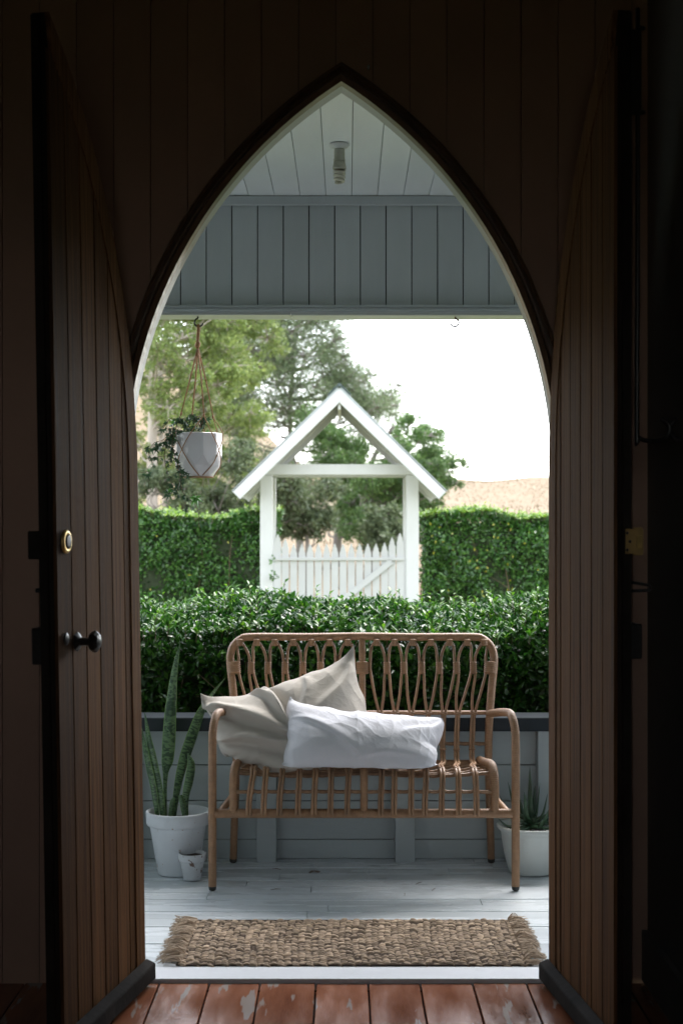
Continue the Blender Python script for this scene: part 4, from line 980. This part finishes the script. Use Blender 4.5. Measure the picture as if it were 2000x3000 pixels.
for px,py,D in ((1551,2244,5.50),(1581,2292,5.53),(1486,2287,5.60),(1459,2322,5.50),(1456,2396,5.47),(1604,2322,5.50),(1606,2372,5.44),(1520,2330,5.62),(1566,2300,5.62),(1640,2300,5.56),(1650,2370,5.55),(1630,2410,5.46),(1500,2420,5.42),(1590,2400,5.42),(1535,2320,5.46),(1660,2340,5.62)):
    aloe_leaf(P(px,py,D), random.uniform(.042,.054))
MB().tube([ac+Vector((0,0,-.01)),ac+Vector((0,0,.03))],[.02,.022],10).build('stem', M['vine'], al, True)

# debris on the boards
for i in range(5):
    px,py,r = [(808,2608,.3),(1226,2590,.9),(1270,2608,1.2),(810,2548,2.6),(1185,2622,1.5)][i]
    D = EYE*F/(py-HZ); p = P(px,py,D); a = r
    t_ = tag(MB().tube([(p.x-.02*math.cos(a),p.y-.02*math.sin(a),.003),(p.x,p.y+.002,.0045),(p.x+.02*math.cos(a),p.y+.02*math.sin(a),.003)], [.0009,.0014,.0007], 5).build('twig', M['vine']),
        ['thin brown twig on the deck under the left half of the bench','short curled leaf stalk on the deck left of the board joint','dark twig on the deck under the right half of the bench','thin twig at the foot of the low wall behind the bench','dark splinter on a board joint in front of the right stud'][i], 'twig', 'bits of twig on the deck')
tag(MB().add([tuple(P(px,py,EYE*F/(py-HZ)-.0)+Vector((0,0,.002+.002*(i%2)))) for i,(px,py) in enumerate([(903,2557),(912,2553),(930,2552),(940,2556),(933,2558),(920,2556),(908,2560)])], [(0,1,2,3,4,5,6)]).build('dead_leaf', M['vine']), 'dark shrivelled leaf lying on the deck under the bench', 'dead leaf')

# ------------------------------------------------------------------ outdoors: ground, path
GZ = -.35
def ss(t): t = np.clip(t,0,1); return t*t*(3-2*t)
def gh(x, y):
    x = np.asarray(x,float); y = np.asarray(y,float)
    z = GZ + np.clip(y-19,0,101)*(6.0/101)
    z = z + 11*ss((0-x)/16)*ss((y-40)/80) - np.clip(y-135,0,600)*.05
    z = z + (.12*np.sin(x*.35+y*.11)+.10*np.sin(x*.8-y*.2))*ss((y-25)/40)
    return z
gx = np.concatenate([np.linspace(-400,-40,19), np.linspace(-38,38,77), np.linspace(40,400,19)]); gy = np.concatenate([np.linspace(-60,4,9), np.linspace(5.9,60,80), np.linspace(62,160,60), np.linspace(170,700,20)])
GX, GY = np.meshgrid(gx, gy); GZ_ = gh(GX,GY); gi = np.arange(GX.size).reshape(GX.shape)
gq = np.stack([gi[:-1,:-1],gi[:-1,1:],gi[1:,1:],gi[1:,:-1]],-1).reshape(-1,4)
gr = npmesh('ground', np.stack([GX,GY,GZ_],-1).reshape(-1,3), gq, M['ground'], smooth=True); gr['kind'] = 'structure'
# dry grass tussocks on the hill crest
n = 14000; tx = np.random.uniform(-16,24,n); ty = np.random.uniform(24,122,n)
C = np.stack([tx,ty,gh(tx,ty)-.02],1); Dn = rdir(n)*.5+np.array([0,0,1.0]); U = rdir(n)
M['straw'] = mat('dry_grass_blades', (.19,.145,.095), .9, .1, .2, 2, transl=.1, leafvar=.06, hue=0)
leafmesh('dry_grass', C, Dn, U, np.random.uniform(.08,.18,n), np.random.uniform(.03,.06,n), M['straw'], None)

# ------------------------------------------------------------------ hedges
def hedge(name, label, x0, x1, y0, y1, z0, ztop, n, ls, m, tipm, ntip, crest=.0, gaps=0.0, twigs=40, corew=.5, seed=1, group=None, hang=0, bumpk=1.0):
    rs = np.random.RandomState(seed)
    root = thing(name, ((x0+x1)/2,(y0+y1)/2,z0), label, 'hedge', group)
    def topz(x,y):
        t = (y-y0)/(y1-y0); base = ztop+crest*ss(t*1.25)
        return base+.022*bumpk*np.sin(x*4.1+seed)+.016*np.sin(x*9.7+1.3*seed+y*3)
    # front face, top, and a little of the sides
    nf = int(n*.62); nt_ = n-nf
    x = rs.uniform(x0,x1,nf); z = z0+(topz(x,y0)-z0)*rs.uniform(0.0,1,nf)
    bump = bumpk*.05*np.sin(x*5.3+z*3.1+seed)+bumpk*(.04*np.sin(x*11+z*9)+.03*np.sin(x*2.1-z*7+seed)+.03*np.sin(x*6.3-z*13))
    dp = np.abs(rs.normal(0,.12,nf)); rnd_round = .16*ss((z-(topz(x,y0)-.16))/.16)
    y = y0+.05+bump*.5+dp+rnd_round
    F1 = np.stack([x,y,z],1); N1 = np.tile(np.array([0,-1.0,.25]),(nf,1))
    if gaps:
        keep = rs.rand(nf) < np.clip(((z-z0)/(ztop-z0)-.28)*2.2,.10+.0*z,1)
        F1 = F1[keep]; N1 = N1[keep]
    x = rs.uniform(x0,x1,nt_); y = rs.uniform(y0+.04,y1,nt_); z = topz(x,y)-np.abs(rs.normal(0,.05,nt_))-.14*ss((y0+.14-y)/.14)
    F2 = np.stack([x,y,z],1); N2 = np.tile(np.array([0,-.25,1.0]),(nt_,1))
    C = np.concatenate([F1,F2]); N = np.concatenate([N1,N2]); k = len(C)
    Dn = rdir(k,rs)*.9+N*.55+np.array([0,0,.25]); U = N+rdir(k,rs)*.75
    leafmesh('foliage', C, Dn, U, rs.uniform(ls*.7,ls*1.25,k), rs.uniform(ls*.40,ls*.62,k), m, root)
    if hang:
        kk2 = hang; x = rs.uniform(x0,x1,kk2); y = rs.uniform(y0+.1,y1-.1,kk2); z = z0+(ztop-z0)*rs.uniform(.0,.75,kk2)
        C = np.stack([x,y,z],1); leafmesh('inner_foliage', C, rdir(kk2,rs), rdir(kk2,rs), rs.uniform(ls*.7,ls*1.2,kk2), rs.uniform(ls*.35,ls*.55,kk2), m, root)
    # young sprays on top: small stems with pairs of leaves
    if ntip:
        cs = []; ds = []; us = []; st = MB()
        for i in range(ntip):
            X_ = rs.uniform(x0,x1); Y_ = rs.uniform(y0+.05,y1); Z_ = topz(X_,Y_)-.02
            h_ = rs.exponential(.022)+.015; h_ = min(h_, .10)
            d = Vector((rs.normal(0,.3),rs.normal(0,.3),1)).normalized()
            st.tube([(X_,Y_,Z_-.03), Vector((X_,Y_,Z_))+d*h_], [.0016,.0009], 4)
            for q in range(5):
                a = rs.uniform(0,2*PI); cs.append(Vector((X_,Y_,Z_))+d*h_*(q+1)/5); ds.append((math.cos(a),math.sin(a),.8)); us.append((0,-.3,1))
        k = len(cs); leafmesh('young_leaves', np.array([v[:] for v in cs]), np.array(ds)+rdir(k,rs)*.3, np.array(us,float)+rdir(k,rs)*.4, rs.uniform(ls*.6,ls*1.05,k), rs.uniform(ls*.28,ls*.45,k), tipm, root)
        so = st.build('young_stems', M['twig'], root); so['kind'] = 'stuff'
    tw = MB()
    for i in range(twigs):
        X_ = rs.uniform(x0,x1); Y_ = rs.uniform(y0+.12,y1-.1); p = Vector((X_,Y_,z0)); pts = [p]
        for q in range(5): p = p+Vector((rs.normal(0,.05),rs.normal(0,.04),(ztop-z0)/5.6)); pts.append(p)
        tw.tube(pts, [.012,.010,.008,.006,.004,.002], 5)
        for q in range(2,5):
            a = pts[q]; tw.tube([a, a+Vector((rs.normal(0,.12),rs.normal(-.05,.1),rs.uniform(.08,.2)))], [.004,.0015], 4)
    to = tw.build('branches', M['twig'], root); to['kind'] = 'stuff'
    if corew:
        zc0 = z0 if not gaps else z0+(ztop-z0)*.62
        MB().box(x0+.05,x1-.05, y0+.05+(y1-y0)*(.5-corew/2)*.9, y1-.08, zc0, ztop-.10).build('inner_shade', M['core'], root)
    return root
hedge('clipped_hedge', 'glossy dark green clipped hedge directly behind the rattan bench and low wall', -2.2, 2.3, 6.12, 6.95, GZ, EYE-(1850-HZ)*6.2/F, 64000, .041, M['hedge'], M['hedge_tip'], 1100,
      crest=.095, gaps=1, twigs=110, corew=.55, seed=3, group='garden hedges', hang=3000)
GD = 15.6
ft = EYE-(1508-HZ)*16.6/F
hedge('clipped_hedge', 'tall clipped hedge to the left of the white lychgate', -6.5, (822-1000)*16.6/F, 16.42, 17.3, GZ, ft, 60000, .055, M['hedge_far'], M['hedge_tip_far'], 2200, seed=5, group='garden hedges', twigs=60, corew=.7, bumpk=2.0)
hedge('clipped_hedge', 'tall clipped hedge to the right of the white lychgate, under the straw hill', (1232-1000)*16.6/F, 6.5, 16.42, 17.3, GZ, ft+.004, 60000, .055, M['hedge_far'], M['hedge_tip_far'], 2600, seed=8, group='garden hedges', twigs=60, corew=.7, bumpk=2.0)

M['yellow_leaf'] = mat('yellowed_hedge_leaf', (.26,.26,.03), .4, .4, .2, 5, transl=.3)
rs = np.random.RandomState(77)
for root_, xa, xb, cnt in ((bpy.data.objects['clipped_hedge.002'], 0.95, 3.2, 70),(bpy.data.objects['clipped_hedge.001'], -3.0, -.8, 14)):
    C = np.stack([rs.uniform(xa,xb,cnt), rs.uniform(16.36,16.45,cnt), rs.uniform(.2,1.4,cnt)],1)
    leafmesh('yellow_leaves', C, rdir(cnt,rs), rdir(cnt,rs)*.6+np.array([0,-1,0]), rs.uniform(.03,.06,cnt), rs.uniform(.02,.03,cnt), M['yellow_leaf'], root_)
# ------------------------------------------------------------------ lychgate and picket gate
lg = thing('lychgate', (0,GD,GZ), 'white timber lychgate with a steep gabled roof over the garden gate', 'lychgate')
GX0 = (994-1000)*GD/F
def gz(py, D): return EYE-(py-HZ)*D/F
pw = 33*GD/F
xl = (762-1000)*GD/F; xr = (1226-1000)*GD/F
y2 = GD+.75
zbt = gz(1392,GD); ztp = gz(1360,GD)
for (xa) in (xl, xr-pw-.012):
    for yy in (GD, y2):
        MB().box(xa, xa+pw+.012, yy, yy+.12, GZ-.05, zbt+.002).build('post', M['white_paint'], lg, bevel=.004)
for yy in (GD-.008, y2):
    MB().box(xl-.02, xr+.02, yy, yy+.125, zbt+.004, ztp).build('tie_beam', M['white_paint'], lg, bevel=.004)
# barge boards: apex, slope measured on the outer edge
apz = gz(1137,15.2); ex = 312*15.2/F; ez = gz(1441,15.2)
dx_, dz_ = ex, ez-apz; Ls = math.hypot(dx_,dz_)
wv_ = 42*15.2/F      # vertical depth of a barge board
nrmv = (dz_/Ls, -dx_/Ls)
pwid = wv_*dx_/Ls
ya, yb = 15.2, GD+1.02
for yy, t, tag_ in ((ya,.03,0),(yb,.03,1)):
    for s in (1,-1):
        poly = [(0,apz),(s*dx_,apz+dz_),(s*(dx_-pwid*.70),apz+dz_-pwid*.72),(0,apz-wv_)]
        MB().prism(poly, (GX0,yy,0), (1,0,0), (0,0,1), (0,1,0), t).build('barge_board', M['white_paint'], lg, bevel=.003)
for s in (1,-1):
    q = .02
    poly = [(0,apz+.026),(s*(dx_+.01),apz+dz_+.016),(s*(dx_+.01),apz+dz_+.004),(0,apz+.004)]
    MB().prism(poly, (GX0,ya+.003,0), (1,0,0), (0,0,1), (0,1,0), yb-ya+.01).build('roof_sheet', M['roof_metal'], lg)
    for r_ in (0,1,2):
        yy = (GD+.03, GD+.40, y2+.03)[r_]
        poly = [(s*.02,apz-.016),(s*(dx_-.03),apz+dz_-.004),(s*(dx_-.06),apz+dz_-.06),(s*.02,apz-.10)]
        MB().prism(poly, (GX0,yy,0), (1,0,0), (0,0,1), (0,1,0), .05).build('rafter', M['white_paint'], lg, bevel=.002)
    for r_ in range(5):
        t0 = r_/5+.01; t1 = (r_+1)/5-.002
        poly = [(s*dx_*t0,apz+dz_*t0+.002),(s*dx_*t1,apz+dz_*t1+.002),(s*dx_*t1,apz+dz_*t1-.014),(s*dx_*t0,apz+dz_*t0-.014)]
        MB().prism(poly, (GX0,ya+.032,0), (1,0,0), (0,0,1), (0,1,0), yb-ya-.034).build('soffit_board', M['white_paint'], lg)
MB().prism([(-.016,apz-.03),(.016,apz-.03),(.016,apz-.225),(-.016,apz-.225)], (GX0,ya+.034,0),(1,0,0),(0,0,1),(0,1,0), yb-ya-.04).build('ridge_beam', M['white_paint'], lg, bevel=.002)
MB().tube([(GX0,ya-.01,apz+.024),(GX0,yb+.02,apz+.024)], .024, 12).build('ridge_cap', M['ridge'], lg, True)
for s in (1,-1):
    MB().prism([(s*.005,apz+.058),(s*.125,apz-.064),(s*.118,apz-.086),(s*.005,apz+.028)], (GX0,ya-.004,0),(1,0,0),(0,0,1),(0,1,0), yb-ya+.02).build('ridge_flashing', M['ridge'], lg)

gt = thing('picket_gate', (0,GD+.70,GZ), 'white picket garden gate with a diagonal brace inside the lychgate', 'gate')
gy_ = GD+.70; sc = gy_/F
pk = [(813.5,1564),(835.7,1578),(860,1593)] + [(860+24.1*i,1593-i*.15) for i in range(1,11)] + [(1126,1589),(1148,1573),(1171.5,1561)]
for px, py in pk:
    cx = (px-1000)*sc; zt_ = gz(py,gy_); w_ = .0395; zs = zt_-.135
    prof = [(0,zt_),(.010,zt_-.018),(.014,zt_-.038),(.020,zt_-.044),(.026,zt_-.062),(.028,zt_-.085),(.034,zt_-.094),(w_,zt_-.115)]
    zb2 = GZ+.06
    poly = [(a,b_) for a,b_ in prof]+[(w_,zb2),(-w_,zb2)]+[(-a,b_) for a,b_ in prof[:0:-1]]
    MB().prism(poly, (cx,gy_,0), (1,0,0), (0,0,1), (0,1,0), .019).build('picket', M['white_paint'], gt)
zr = gz(1636,gy_)
xa_, xb_ = (802-1000)*sc, (1183-1000)*sc
MB().box(xa_,xb_, gy_-.036, gy_-.001, zr-.022, zr+.012).build('top_rail', M['white_paint'], gt, bevel=.002)
MB().box(xa_,xb_, gy_-.036, gy_-.001, GZ+.2, GZ+.28).build('bottom_rail', M['white_paint'], gt, bevel=.002)
a0 = Vector(((1022-1000)*sc,0,gz(1744,gy_)-.0)); a1 = Vector(((1146-1000)*sc,0,gz(1636,gy_)-.03)); dd = (a1-a0).normalized(); a0 = a0-dd*.9
nn = Vector((-dd.z,0,dd.x))*.035
MB().prism([((a0-nn).x,(a0-nn).z),((a1-nn).x,(a1-nn).z),((a1+nn).x,(a1+nn).z),((a0+nn).x,(a0+nn).z)], (0,gy_-.036,0),(1,0,0),(0,0,1),(0,1,0),.034).build('brace', M['white_paint'], gt, bevel=.002)
for cx in (xa_+.012, xb_-.012):
    MB().box(cx-.02,cx+.02, gy_+.0195, gy_+.05, GZ+.05, zr+.0).build('stile', M['white_paint'], gt, bevel=.002)
# little creeper on the left post of the gate
cr = thing('creeper', (xl+pw,GD+.1,GZ), 'small green creeper sprig on the left post of the lychgate', 'plant')
rs = np.random.RandomState(4); cs = np.array([v3(P(799+rs.normal(0,5),py+rs.normal(0,5),15.55)) for py in (1640,1645,1687,1690,1694,1688) for _ in range(7)])
leafmesh('foliage', cs, rdir(len(cs),rs), rdir(len(cs),rs), rs.uniform(.03,.05,len(cs)), rs.uniform(.02,.03,len(cs)), M['hedge_far'], cr)

# ------------------------------------------------------------------ trees
def tree(name, label, base, trunk, limbs, clumps, leafm, barkm, nl, ls, asp=.4, hang=0, r0=.16, seed=1, group='trees behind the garden', tw=.35):
    """trunk: list of points; clumps: (centre, radius) with its own limb from the nearest trunk point"""
    rs = np.random.RandomState(seed); root = thing(name, base, label, 'tree', group)
    tp = smooth_path(trunk, 6); n_ = len(tp)
    tr = MB().tube(tp, [r0*(1-.75*i/n_)*(1.25 if i == 0 else 1) for i in range(n_)], 10)
    tr.build('trunk', barkm, root, True)
    lm = MB()
    Cs = []; wts = np.array([r_**2.3 for c,r_ in clumps]); wts = wts/wts.sum()
    for (c, r_), wt in zip(clumps, wts):
        c = Vector(c); cand = [p for p in tp[2:] if p.z < c.z+.2] or tp[2:3]
        a = min(cand, key=lambda p: (p-c).length+(max(0,p.z-c.z+.5)))
        m1 = a.lerp(c,.5)+Vector((rs.normal(0,.15),rs.normal(0,.15),-.1*(c-a).length))
        lp = smooth_path([a,m1,c],5); lm.tube(lp, [max(.009,r0*.24*(1-.8*i/len(lp))) for i in range(len(lp))], 6)
        cnt = int(nl*wt); sub = max(6,int(cnt/55))
        sc_ = rdir(sub,rs)*(rs.rand(sub,1)**.38)*r_*np.array([1,1,.72]); 
        for q in range(min(sub,14)):
            lm.tube([c, c+Vector(sc_[q])*.5+Vector((0,0,.04)), c+Vector(sc_[q])], [.018,.012,.005], 4)
        idx = rs.randint(0,sub,cnt); pts = sc_[idx]+rs.normal(scale=r_*tw*.5,size=(cnt,3))*np.array([1,1,.7])
        Cs.append(np.array(c)+pts)
    lo = lm.build('limbs', barkm, root, True)
    C = np.concatenate(Cs); k = len(C); Dn = rdir(k,rs); Dn[:,2] -= hang
    leafmesh('crown', C, Dn, rdir(k,rs)+np.array([0,0,.4]), rs.uniform(ls*.6,ls*1.3,k), rs.uniform(ls*.6,ls*1.3,k)*asp, leafm, root)
    return root
def T3(px, py, D): return v3(P(px,py,D))
def gbase(px, D): p = P(px,1500,D); return (p.x, D, float(gh(p.x,D)))
rs = np.random.RandomState(21)
def scatter(x0,x1,y0,y1,D,n,r0,r1,mask=None,dd=1.5):
    out = []
    while len(out) < n:
        px,py = rs.uniform(x0,x1), rs.uniform(y0,y1)
        if mask and not mask(px,py): continue
        out.append((T3(px,py,D+rs.uniform(-dd,dd)), rs.uniform(r0,r1)))
    return out
# pale gum trees at the left
D = 27.0
tree('gum_tree', 'pale-trunked gum tree nearest the left edge, light green hanging leaves', gbase(447,D), [gbase(447,D), T3(446,1400,D), T3(448,1150,D), T3(452,900,D), T3(470,650,D)], 0,
     scatter(370,680,760,1220,D,60,.26,.48)+scatter(380,600,1150,1500,D+1,22,.24,.42), M['gum_leaf'], M['pale_trunk'], 44000, .085, .36, .5, .125, 31)
D = 29.0
tree('gum_tree', 'slender pale gum tree just right of the nearest one, leaning outwards', gbase(492,D), [gbase(492,D), T3(484,1400,D), T3(470,1250,D), T3(480,1000,D), T3(545,700,D)], 0,
     scatter(560,790,780,1110,D,44,.28,.5, lambda x,y: x < 800-(y-1000)*.3)+scatter(540,740,1130,1480,D,30,.28,.46), M['gum_leaf'], M['pale_trunk'], 46000, .085, .36, .5, .085, 32)
D = 36.0
tree('sheoak', 'tall grey green she-oak with feathery foliage behind the lychgate roof', gbase(880,D), [gbase(880,D), T3(872,1450,D), T3(850,1250,D), T3(865,1000,D), T3(900,700,D)], 0,
     scatter(660,1015,800,1200,D,120,.40,.66, lambda x,y: x < 1005+(y-925)*.2-(30 if y<1000 else 0))+scatter(980,1170,1080,1200,D,26,.36,.50, lambda x,y: y > 1055+(x-1000)*.42)+scatter(1030,1180,1150,1280,D,14,.4,.55)
     +scatter(680,1010,1200,1540,D,34,.4,.65), M['oak_leaf'], M['grey_trunk'], 120000, .10, .2, 0, .10, 33, tw=.8)
D = 31.0
tree('broadleaf_tree', 'spreading bright green tree right of the lychgate roof, against the white sky', gbase(1068,D), [gbase(1090,D), T3(1072,1560,D), T3(1066,1460,D), T3(1090,1350,D), T3(1150,1250,D)], 0,
     scatter(1160,1300,1240,1420,D,14,.30,.48, lambda x,y: y > 1215+(x-1180)*.75)+scatter(1270,1362,1345,1420,D,5,.16,.26)+scatter(1050,1250,1370,1590,D,22,.32,.5)+scatter(1210,1330,1380,1490,D,10,.24,.36), M['green_leaf'], M['grey_trunk'], 60000, .075, .42, .1, .13, 34)
D = 33.0
tree('dark_tree', 'dense dark evergreen showing through the lychgate opening', gbase(1000,D), [gbase(985,D), T3(990,1560,D), T3(1000,1450,D), T3(1005,1330,D)], 0,
     scatter(900,1080,1240,1560,D,20,.35,.55), M['green_leaf'], M['grey_trunk'], 24000, .09, .36, 0, .12, 35)
D = 25.0
for i,(px,x0,x1,y0,lab) in enumerate([(470,400,560,1380,'low pale bush above the hedge under the hanging ivy'),(640,560,730,1300,'rounded pale green bush between the gum trunks and the lychgate'),(800,720,880,1380,'low bush showing behind the left post of the lychgate'),(900,830,990,1420,'olive bush low in the left half of the lychgate opening'),(1130,1080,1210,1500,'low green bush in the right half of the lychgate opening')]):
    tree('bush', lab, gbase(px,D+i*.5), [gbase(px,D+i*.5), T3(px,1560,D+i*.5), T3(px,1500,D+i*.5)], 0, scatter(x0,x1,y0,1560 if i < 4 else 1600,D+i*.5,11,.22,.42,None,.5), M['bush_leaf'], M['grey_trunk'], 5200, .10, .4, .1, .05, 50+i, 'bushes behind the garden')
